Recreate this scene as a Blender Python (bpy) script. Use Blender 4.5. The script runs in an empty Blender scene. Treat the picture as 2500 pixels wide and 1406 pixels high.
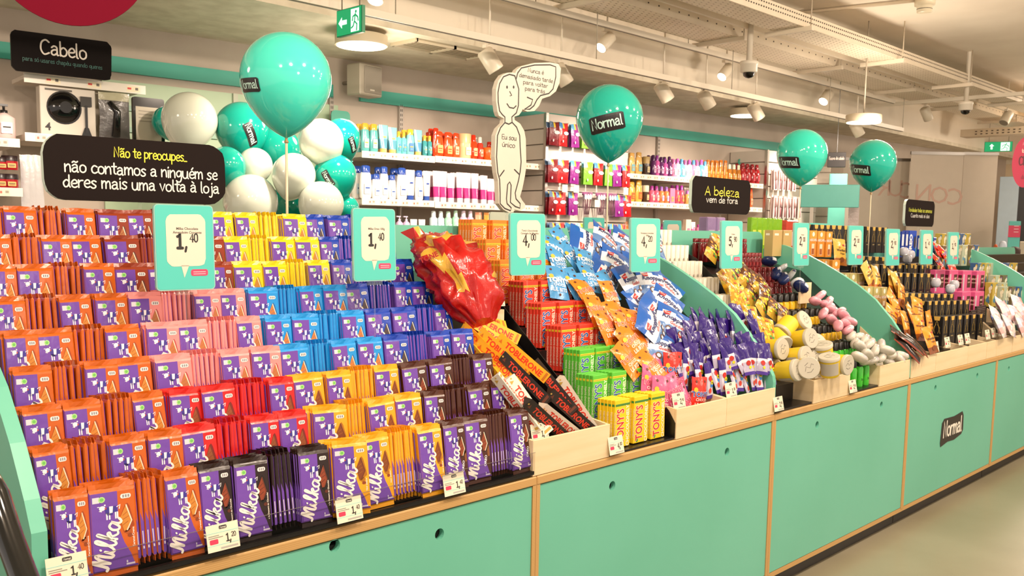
import bpy, math, random
from mathutils import Matrix, Vector, geometry
import numpy as np
random.seed(7)
R_=math.radians
scene=bpy.context.scene
COL=scene.collection
# ---------------------------------------------------------------- camera
FPX,PPX,PPY=2250.0,1250.0,789.0
CAM=Vector((0,0,1.455))
_p,_y,_r=R_(5.85),R_(45.4),R_(-1.0)
_f=Vector((math.sin(_y)*math.cos(_p),math.cos(_y)*math.cos(_p),-math.sin(_p)))
_rt=Vector((math.cos(_y),-math.sin(_y),0)); _dn=_f.cross(_rt)
RX=math.cos(_r)*_rt+math.sin(_r)*_dn; RD=-math.sin(_r)*_rt+math.cos(_r)*_dn
cd=bpy.data.cameras.new('camera'); cam=bpy.data.objects.new('camera',cd); COL.objects.link(cam)
cd.sensor_width=36; cd.lens=36*FPX/2500; cd.shift_y=(PPY-703)/2500; cd.clip_start=.05; cd.clip_end=60
m=Matrix((( RX.x,-RD.x,-_f.x,CAM.x),(RX.y,-RD.y,-_f.y,CAM.y),(RX.z,-RD.z,-_f.z,CAM.z),(0,0,0,1)))
cam.matrix_world=m; scene.camera=cam
cd.dof.use_dof=True; cd.dof.focus_distance=2.5; cd.dof.aperture_fstop=13.0
# ---------------------------------------------------------------- world, exposure, lamps
scene.view_settings.view_transform='Standard'; scene.view_settings.look='None'
scene.view_settings.gamma=1; scene.view_settings.use_curve_mapping=False
scene.view_settings.exposure=0.03
w=bpy.data.worlds.new('world'); scene.world=w; w.use_nodes=True
w.node_tree.nodes['Background'].inputs[0].default_value=(1.0,.855,.735,1)
w.node_tree.nodes['Background'].inputs[1].default_value=0.98
def area(name,loc,size,power,col=(1,.825,.655),tgt=None,shape='DISK'):
    l=bpy.data.lights.new(name,'AREA'); l.shape=shape; l.size=size; l.energy=power; l.color=col
    o=bpy.data.objects.new(name,l); COL.objects.link(o); o.location=loc
    d=Vector(tgt)-Vector(loc) if tgt else Vector((0,0,-1))
    o.rotation_euler=d.to_track_quat('-Z','Y').to_euler(); return o
def spot(name,loc,tgt,power,ang=60,col=(1,.83,.68),r=.05):
    l=bpy.data.lights.new(name,'SPOT'); l.energy=power; l.color=col; l.spot_size=R_(ang); l.spot_blend=.7; l.shadow_soft_size=r
    o=bpy.data.objects.new(name,l); COL.objects.link(o); o.location=loc
    o.rotation_euler=(Vector(tgt)-Vector(loc)).to_track_quat('-Z','Y').to_euler(); return o
# track spots aimed at the counter (track runs along the aisle in front of it) and at the wall shelves
for i,(x,tx,p) in enumerate([(-.4,.5,75),(.9,1.3,75),(2.2,2.5,80),(3.6,3.8,80),(5.0,5.1,80),(6.6,6.7,80)]):
    area('aisle_lamp_%d'%i,(x,.55,2.98),.22,p*.40,tgt=(tx,1.95,1.0))
for i,(x,tx,p) in enumerate([(1.6,1.3,70),(2.7,2.6,70),(4.0,4.1,80),(5.4,5.6,80),(6.8,7.0,70),(8.2,8.3,70)]):
    spot('wall_lamp_%d'%i,(x,3.5,2.46),(tx,4.95,1.25),p*1.9,ang=72,r=.06)
def fill_point(name,loc,power,r=.15):
    l=bpy.data.lights.new(name,'POINT'); l.energy=power; l.color=(1,.84,.68); l.shadow_soft_size=r
    o=bpy.data.objects.new(name,l); COL.objects.link(o); o.location=loc
for i,(x,y,z,p) in enumerate([(1.5,-1.4,2.3,42),(4.8,-1.2,2.3,48),(8.3,-.9,2.3,48),(6.9,2.9,2.2,34),(3.3,4.3,2.2,14),(0.2,3.9,2.3,12),(11.5,2.4,2.3,40)]): fill_point('ceiling_fill_light_%d'%i,(x,y,z),p)  # added point fills to brighten the ceiling, some near round lamps, some unseen
area('floor_bounce_fill',(9.5,-1.0,2.95),.8,60)  # added fill light without a fixture, for bounce off the floor
area('far_lamp',(11.5,2.5,2.9),.8,60)
# ---------------------------------------------------------------- pixel -> place helpers (2500 x 1406 frame)
def ray(px,py): return RX*((px-PPX)/FPX)+RD*((py-PPY)/FPX)+_f
def onY(px,py,Y): v=ray(px,py); return CAM+v*((Y-CAM.y)/v.y)
def onX(px,py,X): v=ray(px,py); return CAM+v*((X-CAM.x)/v.x)
def onZ(px,py,Z): v=ray(px,py); return CAM+v*((Z-CAM.z)/v.z)
def atD(px,py,d): return CAM+ray(px,py)*d
def proj(p):
    c=Vector(p)-CAM; z=c.dot(_f); return (PPX+FPX*c.dot(RX)/z, PPY+FPX*c.dot(RD)/z, z)
def Xpx(px,Y,z):
    lo,hi=-3.0,30.0
    for _ in range(40):
        mid=(lo+hi)/2
        if proj((mid,Y,z))[0]<px: lo=mid
        else: hi=mid
    return lo
def onPlane(px,py,p0,n):
    v=ray(px,py); return CAM+v*((Vector(p0)-CAM).dot(n)/v.dot(n))
# ---------------------------------------------------------------- colours and materials
def lin(c):
    c/=255.0
    return c/12.92 if c<=.04045 else ((c+.055)/1.055)**2.4
_hc={}
def hx(h):
    if isinstance(h,tuple): return h
    if h not in _hc: _hc[h]=tuple(lin(int(h[i:i+2],16)) for i in (0,2,4))+(1.0,)
    return _hc[h]
FIN={'matte':dict(r=.65),'chalk':dict(r=.85,sp=.15),'guard':dict(r=.05,clear=.9,sp=.6),'paper':dict(r=.5,v=.04),'satin':dict(r=.35),'gloss':dict(r=.12,coat=.4),
 'film':dict(r=.24,bump=(26,.35),v=.06,coat=.15),'wrap':dict(r=.27,bump=(20,.28),v=.05),'metal':dict(r=.28,me=1.0),'paint':dict(r=.45,v=.05),
 'latex':dict(r=.09,coat=.5,sss=.15),'clear':dict(r=.06,clear=.93),'glow':dict(e=6.0),'glow_soft':dict(e=1.3)}
MATS={}
def mat(n):
    if n in MATS: return MATS[n]
    d=FIN[n]; M=bpy.data.materials.new(n); M.use_nodes=True; nt=M.node_tree; N=nt.nodes; L=nt.links
    b=N['Principled BSDF']; a=N.new('ShaderNodeAttribute'); a.attribute_name='Col'
    src=a.outputs['Color']
    tc=N.new('ShaderNodeTexCoord')
    if d.get('v'):
        no=N.new('ShaderNodeTexNoise'); no.inputs['Scale'].default_value=9; L.new(tc.outputs['Object'],no.inputs['Vector'])
        mr=N.new('ShaderNodeMapRange'); mr.inputs['To Min'].default_value=1-d['v']*2; mr.inputs['To Max'].default_value=1+d['v']
        L.new(no.outputs['Fac'],mr.inputs['Value'])
        mx=N.new('ShaderNodeVectorMath'); mx.operation='SCALE'; L.new(src,mx.inputs[0]); L.new(mr.outputs[0],mx.inputs['Scale']); src=mx.outputs[0]
    L.new(src,b.inputs['Base Color'])
    b.inputs['Roughness'].default_value=d.get('r',.5); b.inputs['Metallic'].default_value=d.get('me',0)
    if 'sp' in d: b.inputs['Specular IOR Level'].default_value=d['sp']
    if d.get('coat'): b.inputs['Coat Weight'].default_value=d['coat']; b.inputs['Coat Roughness'].default_value=.06
    if d.get('sss'): b.inputs['Subsurface Weight'].default_value=d['sss']; b.inputs['Subsurface Radius'].default_value=(.02,.02,.02)
    if d.get('bump'):
        no=N.new('ShaderNodeTexNoise'); no.inputs['Scale'].default_value=d['bump'][0]; no.inputs['Detail'].default_value=3
        oi=N.new('ShaderNodeObjectInfo'); va=N.new('ShaderNodeVectorMath'); va.operation='ADD'
        vm=N.new('ShaderNodeVectorMath'); vm.operation='SCALE'; vm.inputs['Scale'].default_value=1
        cb=N.new('ShaderNodeCombineXYZ'); ml=N.new('ShaderNodeMath'); ml.operation='MULTIPLY'; ml.inputs[1].default_value=40
        L.new(oi.outputs['Random'],ml.inputs[0]); L.new(ml.outputs[0],cb.inputs[0]); L.new(ml.outputs[0],cb.inputs[2])
        L.new(tc.outputs['Object'],va.inputs[0]); L.new(cb.outputs[0],va.inputs[1]); L.new(va.outputs[0],no.inputs['Vector'])
        bp=N.new('ShaderNodeBump'); bp.inputs['Strength'].default_value=d['bump'][1]; bp.inputs['Distance'].default_value=.01
        L.new(no.outputs['Fac'],bp.inputs['Height']); L.new(bp.outputs[0],b.inputs['Normal'])
    if d.get('e'):
        L.new(a.outputs['Color'],b.inputs['Emission Color']); b.inputs['Emission Strength'].default_value=d['e']
    if d.get('clear'):
        t=N.new('ShaderNodeBsdfTransparent'); mx=N.new('ShaderNodeMixShader'); mx.inputs[0].default_value=d['clear']
        L.new(b.outputs[0],mx.inputs[1]); L.new(t.outputs[0],mx.inputs[2]); L.new(mx.outputs[0],N['Material Output'].inputs[0])
    MATS[n]=M; return M
def special(n,c1,c2,scale=6,r=.5,bump=0,stretch=(1,1,1),wave=0,coord='Object',spec=.5):
    M=bpy.data.materials.new(n); M.use_nodes=True; nt=M.node_tree; N=nt.nodes; L=nt.links; b=N['Principled BSDF']
    tc=N.new('ShaderNodeTexCoord'); mp=N.new('ShaderNodeMapping'); mp.inputs['Scale'].default_value=stretch; L.new(tc.outputs[coord],mp.inputs[0])
    no=N.new('ShaderNodeTexNoise'); no.inputs['Scale'].default_value=scale; no.inputs['Detail'].default_value=6; L.new(mp.outputs[0],no.inputs['Vector'])
    fac=no.outputs['Fac']
    if wave:
        wv=N.new('ShaderNodeTexWave'); wv.bands_direction='Z'; wv.inputs['Scale'].default_value=wave; wv.inputs['Distortion'].default_value=.6; L.new(tc.outputs[coord],wv.inputs['Vector']); fac=wv.outputs['Fac']
    cr=N.new('ShaderNodeValToRGB'); cr.color_ramp.elements[0].color=hx(c1); cr.color_ramp.elements[1].color=hx(c2)
    cr.color_ramp.elements[0].position=.35; cr.color_ramp.elements[1].position=.65
    L.new(fac,cr.inputs[0]); L.new(cr.outputs[0],b.inputs['Base Color']); b.inputs['Roughness'].default_value=r; b.inputs['Specular IOR Level'].default_value=spec
    if bump:
        bp=N.new('ShaderNodeBump'); bp.inputs['Strength'].default_value=bump; bp.inputs['Distance'].default_value=.01
        L.new(no.outputs['Fac'],bp.inputs['Height']); L.new(bp.outputs[0],b.inputs['Normal'])
    MATS[n]=M; return M
special('teal_board','68b89f','6ebea6',scale=1.4,r=.34,bump=.02)
special('birch','e0c79c','ead4ae',scale=5,r=.5,stretch=(.35,1,6))
special('plywood_edge','bb9157','c69f66',scale=2,r=.55,wave=70)
special('black_tray','0b0a0b','131113',scale=4,r=.32)
special('wall_paint','b3a597','bdb0a2',scale=3,r=.7)
special('shelf_board','cdc0b2','d6cabc',scale=3,r=.5)
special('ceiling_paint','e6dac6','eee3d0',scale=2,r=.85)
special('concrete','d0c5ae','e2d8c2',scale=9,r=.9,bump=.15)
special('floor_paint','888069','948c76',scale=1.6,r=.32,bump=.01)
special('teal_paint','3b9d8b','40a592',scale=2,r=.5)
special('plinth_black','1c1817','272120',scale=5,r=.45)
# ---------------------------------------------------------------- mesh builder
class MB:
    def __init__(s,M=None): s.v=[];s.f=[];s.c=[];s.m=[];s.s=[];s.M=M or Matrix(); s.warp=None
    def add(s,vs,fs,col='ffffff',fin='matte',smooth=False):
        b=len(s.v)
        for p in vs:
            p=Vector(p)
            if s.warp: p=s.warp(p)
            s.v.append(s.M@p)
        for i,f in enumerate(fs):
            s.f.append([b+k for k in f]); s.c.append(hx(col[i]) if isinstance(col,list) else hx(col)); s.m.append(fin); s.s.append(smooth)
    def box(s,c,d,col='ffffff',fin='matte',b=0,M=None):
        x,y,z=d[0]/2,d[1]/2,d[2]/2
        if b<=0:
            vs=[(c[0]+i*x,c[1]+j*y,c[2]+k*z) for i in(-1,1) for j in(-1,1) for k in(-1,1)]
            fs=[(0,1,3,2),(4,6,7,5),(0,4,5,1),(2,3,7,6),(0,2,6,4),(1,5,7,3)]
        else:
            b=min(b,x*.9,y*.9,z*.9); vs=[];ix={}
            for i in(-1,1):
                for j in(-1,1):
                    for k in(-1,1):
                        for a in range(3):
                            p=[i*(x-b),j*(y-b),k*(z-b)]; p[a]=(i*x,j*y,k*z)[a]
                            ix[(i,j,k,a)]=len(vs); vs.append((c[0]+p[0],c[1]+p[1],c[2]+p[2]))
            fs=[]
            for a in range(3):
                o=[q for q in range(3) if q!=a]
                for sg in(-1,1):
                    cyc=[(-1,-1),(1,-1),(1,1),(-1,1)]; f=[]
                    for u,w_ in cyc:
                        t=[0,0,0]; t[a]=sg; t[o[0]]=u; t[o[1]]=w_; f.append(ix[(*t,a)])
                    if (sg>0)==(a==1): f=f[::-1]
                    fs.append(tuple(f))
            for a in range(3):   # edges along axis a
                o=[q for q in range(3) if q!=a]
                for u in(-1,1):
                    for w_ in(-1,1):
                        t0=[0,0,0];t0[a]=-1;t0[o[0]]=u;t0[o[1]]=w_;t1=list(t0);t1[a]=1
                        f=[ix[(*t0,o[0])],ix[(*t1,o[0])],ix[(*t1,o[1])],ix[(*t0,o[1])]]
                        if (u*w_>0)==(a==1): f=f[::-1]
                        fs.append(tuple(f))
            for i in(-1,1):
                for j in(-1,1):
                    for k in(-1,1):
                        f=[ix[(i,j,k,0)],ix[(i,j,k,1)],ix[(i,j,k,2)]]
                        if i*j*k<0: f=f[::-1]
                        fs.append(tuple(f))
        if M is not None: vs=[M@Vector(p) for p in vs]
        s.add(vs,fs,col,fin)
    def pl(s,pts,y,col,fin='paper'):       # flat polygon in the x-z plane, facing -y
        a=sum(pts[i][0]*pts[(i+1)%len(pts)][1]-pts[(i+1)%len(pts)][0]*pts[i][1] for i in range(len(pts)))
        if a<0: pts=pts[::-1]
        s.add([(p[0],y,p[1]) for p in pts],[tuple(range(len(pts)))],col,fin)
    def rect(s,x0,z0,x1,z1,y,col,fin='paper'): s.pl([(x0,z0),(x1,z0),(x1,z1),(x0,z1)],y,col,fin)
    def ell(s,cx,cz,rx,rz,y,col,fin='paper',n=10,rot=0):
        s.pl([(cx+rx*math.cos(t)*math.cos(rot)-rz*math.sin(t)*math.sin(rot),cz+rx*math.cos(t)*math.sin(rot)+rz*math.sin(t)*math.cos(rot)) for t in [6.2832*i/n for i in range(n)]],y,col,fin)
    def prism(s,pts,y0,y1,col,side=None,fin='matte',sfin=None,bevel=0):   # outline in x-z, from y0 (front) to y1
        a=sum(pts[i][0]*pts[(i+1)%len(pts)][1]-pts[(i+1)%len(pts)][0]*pts[i][1] for i in range(len(pts)))
        if a<0: pts=pts[::-1]
        n=len(pts); side=side or col
        tri=geometry.tessellate_polygon([[Vector((p[0],p[1],0)) for p in pts]])
        F=[(p[0],y0,p[1]) for p in pts]; B=[(p[0],y1,p[1]) for p in pts]
        t2=[]
        for t in tri:
            A=[pts[k] for k in t]; ar=(A[1][0]-A[0][0])*(A[2][1]-A[0][1])-(A[2][0]-A[0][0])*(A[1][1]-A[0][1])
            t2.append(tuple(t) if ar>0 else tuple(t[::-1]))
        s.add(F,t2,col,fin); s.add(B,[t[::-1] for t in t2],side,fin)
        s.add(F+B,[(i,i+n,(i+1)%n+n,(i+1)%n) for i in range(n)],side,sfin or fin)
    def lathe(s,prof,cols,n=14,fin='gloss',sx=1,sy=1,c=(0,0,0),smooth=True):
        vs=[];fs=[];cc=[]
        for r,z in prof:
            for i in range(n):
                t=6.28318*i/n; vs.append((c[0]+r*sx*math.cos(t),c[1]+r*sy*math.sin(t),c[2]+z))
        for j in range(len(prof)-1):
            for i in range(n):
                fs.append((j*n+i,j*n+(i+1)%n,(j+1)*n+(i+1)%n,(j+1)*n+i)); cc.append(cols[j] if isinstance(cols,list) else cols)
        s.add(vs,fs,cc,fin,smooth)
        s.add([vs[i] for i in range(n)],[tuple(range(n))[::-1]],cc[0],fin)
        s.add([vs[(len(prof)-1)*n+i] for i in range(n)],[tuple(range(n))],cc[-1],fin)
    def tube(s,pts,r,col,fin='satin',n=8,caps=True):
        pts=[Vector(p) for p in pts]; vs=[];fs=[]; up=Vector((0,0,1))
        for i,p in enumerate(pts):
            d=(pts[min(i+1,len(pts)-1)]-pts[max(i-1,0)]).normalized()
            u=d.cross(up) if abs(d.dot(up))<.95 else d.cross(Vector((1,0,0))); u.normalize(); v=d.cross(u)
            rr=r[i] if isinstance(r,(list,tuple)) else r
            for k in range(n):
                t=6.28318*k/n; vs.append(p+u*(rr*math.cos(t))+v*(rr*math.sin(t)))
        for i in range(len(pts)-1):
            for k in range(n): fs.append((i*n+k,i*n+(k+1)%n,(i+1)*n+(k+1)%n,(i+1)*n+k))
        if caps: fs+= [tuple(range(n))[::-1],tuple((len(pts)-1)*n+k for k in range(n))]
        s.add(vs,fs,col,fin,True)
    def ribbon(s,pts,w_,y,col,fin='paper',caps=True):
        n=len(pts)
        if n<2: return
        s.k=(getattr(s,'k',0)+1)%14; y-=s.k*2.2e-5
        L_=[];Q=[]
        for i in range(n):
            a=pts[max(i-1,0)];b=pts[min(i+1,n-1)]; dx,dz=b[0]-a[0],b[1]-a[1]; l=math.hypot(dx,dz) or 1
            nx,nz=-dz/l*w_/2,dx/l*w_/2
            L_.append((pts[i][0]+nx,y,pts[i][1]+nz)); Q.append((pts[i][0]-nx,y,pts[i][1]-nz))
        s.add(L_+Q,[(i,n+i,n+i+1,i+1) for i in range(n-1)],col,fin)
        if caps:
            for e in (pts[0],pts[-1]): s.ell(e[0],e[1],w_/2,w_/2,y+1.1e-5,col,fin,8)
    def mesh(s,name):
        me=bpy.data.meshes.new(name); me.from_pydata([tuple(p) for p in s.v],[],s.f)
        names=list(dict.fromkeys(s.m)); 
        for n in names: me.materials.append(MATS.get(n) or mat(n))
        me.polygons.foreach_set('material_index',[names.index(k) for k in s.m])
        me.polygons.foreach_set('use_smooth',s.s)
        at=me.color_attributes.new('Col','FLOAT_COLOR','CORNER')
        arr=[]
        for c,f in zip(s.c,s.f): arr.extend(c*len(f))
        at.data.foreach_set('color',arr); me.update(); return me
    def build(s,name,parent=None,M=None):
        o=bpy.data.objects.new(name,s.mesh(name)); COL.objects.link(o)
        if parent: o.parent=parent
        if M is not None: o.matrix_local=M
        return o
def tag(o,label=None,cat=None,group=None,kind=None):
    if label: o['label']=label
    if cat: o['category']=cat
    if group: o['group']=group
    if kind: o['kind']=kind
    return o
def thing(name,label,cat,M=None,group=None):
    o=bpy.data.objects.new(name,None); COL.objects.link(o); o.empty_display_size=.05
    if M is not None: o.matrix_local=M
    return tag(o,label,cat,group)
def copy_tree(o,parent=None):
    c=o.copy(); COL.objects.link(c); c.parent=parent
    for ch in list(o.children): copy_tree(ch,c)
    return c
_used=set()
def put(proto,M,label,group=None,cat=None):
    if proto.name in _used: o=copy_tree(proto)
    else: o=proto; _used.add(proto.name)
    o.matrix_local=M; o['label']=label
    if group: o['group']=group
    if cat: o['category']=cat
    return o
def cleanup():
    for o in list(PROTOS):
        if o.name not in _used:
            for c in list(o.children_recursive)+[o]: bpy.data.objects.remove(c)
PROTOS=[]
def proto(o): PROTOS.append(o); return o
def TR(x,y,z,rz=0,rx=0,ry=0,s=1):
    M=Matrix.Translation((x,y,z))@Matrix.Rotation(R_(rz),4,'Z')@Matrix.Rotation(R_(rx),4,'X')@Matrix.Rotation(R_(ry),4,'Y')
    if s!=1: M=M@(Matrix.Diagonal((*s,1)) if isinstance(s,tuple) else Matrix.Scale(s,4))
    return M
ORD=['first','second','third','fourth','fifth','sixth','seventh','eighth','ninth','tenth','eleventh','twelfth','thirteenth','fourteenth','fifteenth','sixteenth','seventeenth','eighteenth','nineteenth','twentieth']
TEN=['','','twenty','thirty','forty','fifty','sixty','seventy','eighty']
def od(i):
    n=i+1
    if n<=20: return ORD[i]
    return TEN[n//10]+' '+ORD[n%10-1] if n%10 else TEN[n//10].replace('ty','tieth')
# ---------------------------------------------------------------- lettering
HF={'1':(3.9,"!.7 6.4 2.1 8 2.1 .2|!.6 .3 3.5 .3"),'2':(4.5,".6 6.4 1.3 7.8 2.6 8 3.8 7 3.6 5 2 2.6 .5 .3|!.5 .3 4 .3"),'4':(4.7,"!3.2 0 3.2 8 .4 2.4 4.3 2.4"),'0':(4.5,"2.2 8 .7 6.6 .5 4 .7 1.4 2.2 0 3.7 1.4 3.9 4 3.7 6.6 2.2 8"),
'5':(4.4,"!3.7 7.8 1 7.8 .8 4.5|.8 4.5 2.4 5 3.7 3.8 3.5 1 2 0 .5 .6"),'9':(4.5,"3.8 5 2.2 3.6 .7 4.6 .7 7 2.2 8 3.7 7 3.8 4.6 3.2 1.4 1.2 0"),'6':(4.5,".7 3 2.2 4.4 3.7 3.4 3.7 1 2.2 0 .7 1 .6 3.4 1.2 6.6 3.2 8"),'8':(4.5,"2.2 4.3 .8 5.6 1 7.4 2.2 8 3.5 7.4 3.6 5.6 2.2 4.3 .6 2.6 .8 .6 2.2 0 3.7 .6 3.9 2.6 2.2 4.3"),',':(2.0,"!1.2 1.0 .5 -1.8"),
'a':(4.8,".7 4.1 1.9 5 3.3 4.4 3.5 2.6 3.6 .2 4.2 .1|3.5 2.9 1.9 2.9 .6 1.9 .8 .4 2.1 .1 3.5 1.3"),'b':(4.4,"!.4 8 .5 .2|.5 3.6 2.2 4.9 3.9 3.2 3.4 .8 1.8 .1 .5 .9"),
'c':(4.2,"3.8 4.3 2.1 5 .6 3.2 .9 .8 2.4 0 3.9 .8"),'d':(4.7,"3.7 3.9 2.1 4.8 .5 2.8 1.3 .3 2.9 .6 3.8 2.6|!3.8 8 3.8 1.2 4.4 .1"),'e':(4.2,".7 2.5 3.6 2.9 3.3 4.6 2 5 .6 3.2 .9 .8 2.4 0 3.8 .7"),
'f':(3.2,"3.1 7.5 2 8 1.4 6.8 1.3 3 1.3 0|!.2 4.6 2.8 4.8"),'g':(4.6,"3.7 4.4 2.1 5 .6 3.2 1.4 .9 3.1 1.5 3.8 4|3.8 4.8 4 .4 3.3 -2.4 1.8 -3 .4 -2.1"),'h':(4.2,"!.5 8 .5 0|.5 3 2 4.8 3.3 4 3.6 0"),
'i':(1.6,"!.7 5 .8 0|!.6 6.8 .8 7.3"),'j':(2.6,"1.8 5 2 -.8 1.2 -2.8 .0 -2.5|!1.7 6.8 1.9 7.3"),'l':(1.9,".6 8 .6 3 .8 .5 1.4 0"),
'm':(6.3,"!.4 5 .5 0|.5 3 1.7 4.9 2.8 4 2.9 0|2.9 3 4.2 4.9 5.3 4 5.6 0"),'n':(4.3,"!.4 5 .5 0|.5 3 2.2 4.9 3.4 4 3.7 0"),'o':(4.5,"2.2 5 .6 3.9 .6 1.1 2.2 0 3.8 1.2 3.8 3.8 2.2 5"),
'p':(4.4,"!.5 5 .5 -3|.5 4 2.2 5 3.8 3.4 3.4 1 2 .2 .5 1"),'q':(4.5,"3.8 4.3 2.1 5 .6 3.2 1.3 .8 3 1.2 3.8 3|!3.9 5 3.9 -3"),'r':(3.5,"!.5 5 .6 0|.6 3 1.5 4.5 3.1 4.8"),
's':(3.9,"3.3 4.4 2 5 .7 4 1.6 2.8 3.1 1.6 2.6 .3 1.2 0 .3 .7"),'t':(3.2,"1.6 7.4 1.6 2.6 1.8 .6 2.8 .1|!.1 5 3.1 5.1"),'u':(4.7,".4 5 .5 1.4 1.8 0 3.3 1 3.7 5|!3.7 4.6 3.8 .6 4.3 0"),
'v':(4,"!.3 5 1.8 0 3.5 5"),'w':(5.6,"!.3 5 1.4 0 2.7 4 4 0 5.2 5"),'x':(4,"!.3 5 3.5 0|!3.4 5 .3 0"),'y':(4,"!.3 5 2 .4|!3.6 5 .8 -3"),'z':(4.1,"!.4 5 3.4 5 .4 0 3.7 .1"),'k':(4,"!.5 8 .5 0|!3.4 5 .7 2.2 3.7 0"),
'N':(5.4,"!.5 0 .7 8 4.3 0 4.6 8"),'C':(5.6,"4.9 6.9 3.1 8 1 6.4 .6 2.6 2.3 0 4.9 1"),'A':(5.2,"!.2 0 2.5 8 4.6 0|!1 2.8 3.9 2.8"),'E':(4.6,"!4 8 .6 8 .6 0 4.1 0|!.6 4 3.4 4"),'V':(4.8,"!.2 8 2.2 0 4.4 8"),
'R':(4.8,"!.5 0 .5 8|.5 8 3.6 7.4 3.6 4.6 .6 4|!1.6 4 4.2 0"),'D':(5,"!.5 8 .5 0|.5 8 3.8 6.6 4.2 2.4 .5 0"),'_':(2.8,"!0 .2 2.6 .2"),'.':(1.4,"!.5 .1 .8 .2"),' ':(2.6,"")}
ACC={'ã':('a',".6 6.3 1.6 7 2.8 6.4 3.8 7"),'é':('e',"!2 6.3 3 7.6"),'ú':('u',"!2 6.3 3 7.6"),'à':('a',"!1.4 7.4 2.6 6.3"),'ó':('o',"!2 6.3 3 7.6"),'á':('a',"!2 6.3 3 7.6"),'á':('a',"!2 6.3 3 7.6")}
def strokes(ch):
    ex=''
    if ch in ACC: ch,ex=ACC[ch]
    w_,d=HF.get(ch,HF[' ']); out=[]
    for st in (d+('|'+ex if ex else '')).split('|'):
        if not st: continue
        sharp=st[0]=='!'; q=[float(t) for t in st.lstrip('!').split()]; P=list(zip(q[::2],q[1::2]))
        if not sharp and len(P)>2:
            S=[]
            for i in range(len(P)-1):
                p0,p1,p2,p3=P[max(i-1,0)],P[i],P[i+1],P[min(i+2,len(P)-1)]
                for k in range(4):
                    t=k/4; S.append(tuple(.5*((2*p1[a])+(-p0[a]+p2[a])*t+(2*p0[a]-5*p1[a]+4*p2[a]-p3[a])*t*t+(-p0[a]+3*p1[a]-3*p2[a]+p3[a])*t**3) for a in(0,1)))
            S.append(P[-1]); P=S
        out.append(P)
    return w_,out
def hand(mb,text,cx,z,size,y,col='ece6dc',wt=.95,wig=.25,fin='paper',M2=None):
    """handwritten line centred on cx, baseline z; size = height of a capital"""
    k=size/8; tot=sum(strokes(c)[0] for c in text)*k; x=cx-tot/2; rnd=random.Random(len(text)*7+3)
    for c in text:
        w_,ss=strokes(c); dz=rnd.uniform(-wig,wig)*k
        for P in ss:
            pts=[(x+p[0]*k,z+dz+p[1]*k) for p in P]
            if M2: pts=[M2(p) for p in pts]
            mb.ribbon(pts,wt*k,y,col,fin)
        x+=w_*k
_tc={}
def sans2d(text,bold=0.0):
    k=(text,bold)
    if k not in _tc:
        cu=bpy.data.curves.new('lettering','FONT'); cu.body=text; cu.size=1; cu.offset=bold; cu.resolution_u=2; cu.align_x='CENTER'
        o=bpy.data.objects.new('lettering',cu); COL.objects.link(o); dg=bpy.context.evaluated_depsgraph_get(); dg.update()
        me=o.evaluated_get(dg).to_mesh(); V=[(v.co.x,v.co.y) for v in me.vertices]; F=[tuple(p.vertices) for p in me.polygons]
        o.evaluated_get(dg).to_mesh_clear(); bpy.data.objects.remove(o); bpy.data.curves.remove(cu); _tc[k]=(V,F)
    return _tc[k]
def sans(mb,text,cx,z,size,y,col='222222',bold=0.0,rot=0,sx=1,shear=0,fin='paper'):
    V,F=sans2d(text,bold); c,s_=math.cos(R_(rot)),math.sin(R_(rot)); vs=[]
    for a,b in V:
        a=(a+shear*b)*size*sx; b=b*size; vs.append((cx+a*c-b*s_,y,z+a*s_+b*c))
    fs=[]
    for f in F:
        A=[vs[i] for i in f]; ar=sum(A[i][0]*A[(i+1)%len(A)][2]-A[(i+1)%len(A)][0]*A[i][2] for i in range(len(A)))
        fs.append(f if ar>0 else f[::-1])
    mb.add(vs,fs,col,fin)
def rrect(x0,z0,x1,z1,r,n=4,wob=0,seed=0):
    rnd=random.Random(seed); out=[]
    for cx,cz,a0 in((x1-r,z0+r,-90),(x1-r,z1-r,0),(x0+r,z1-r,90),(x0+r,z0+r,180)):
        for i in range(n+1):
            a=R_(a0+90*i/n); out.append((cx+r*math.cos(a)+rnd.uniform(-wob,wob),cz+r*math.sin(a)+rnd.uniform(-wob,wob)))
    return out
# ================================================================ SETTING
def struct(name,mb,parent=None,M=None):
    o=mb.build(name,parent,M)
    if parent is None: o['kind']='structure'
    return o
CZ=3.1
b=MB(); b.add([(-3,-4,0),(16,-4,0),(16,6,0),(-3,6,0)],[(0,1,2,3)],fin='floor_paint'); struct('floor',b)
b=MB(); b.box((6.5,1,CZ+.05),(19,10,.1),fin='ceiling_paint'); struct('ceiling',b)
WA=R_(-4.5); WU=Vector((math.cos(WA),math.sin(WA),0)); WN=Vector((math.sin(WA),-math.cos(WA),0)); W0=Vector((4.08,4.78,0))
def WM(s,off,z,rz=0,rx=0,ry=0): 
    p=W0+WU*s+WN*off; return TR(p.x,p.y,z,-4.5+rz,rx,ry)
def Wpx(px,py,off):   # pixel -> (s,z) on the plane parallel to the wall, off metres in front of the shelf fronts
    p=onPlane(px,py,W0+WN*off,WN); return (p-W0).dot(WU),p.z
WB=-.42
b=MB(); b.box((0,.05,1.55),(16,.1,3.1),fin='wall_paint'); struct('wall_back',b,M=WM(2.4,WB-.005,0))
b=MB(); b.box((15.4,1,1.55),(.1,10,3.1),'c9b18e','matte'); struct('wall_far',b)
# teal band along the wall: two boards with a gap at the loudspeaker
for i,(s0,s1) in enumerate([(-3.6,-.54),(-.33,4.9)]):
    b=MB(); b.box(((s0+s1)/2,-.012,2.338),(s1-s0,.024,.085),fin='teal_paint'); struct('trim_%d'%(i+1),b,M=WM(0,WB,0))
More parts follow.
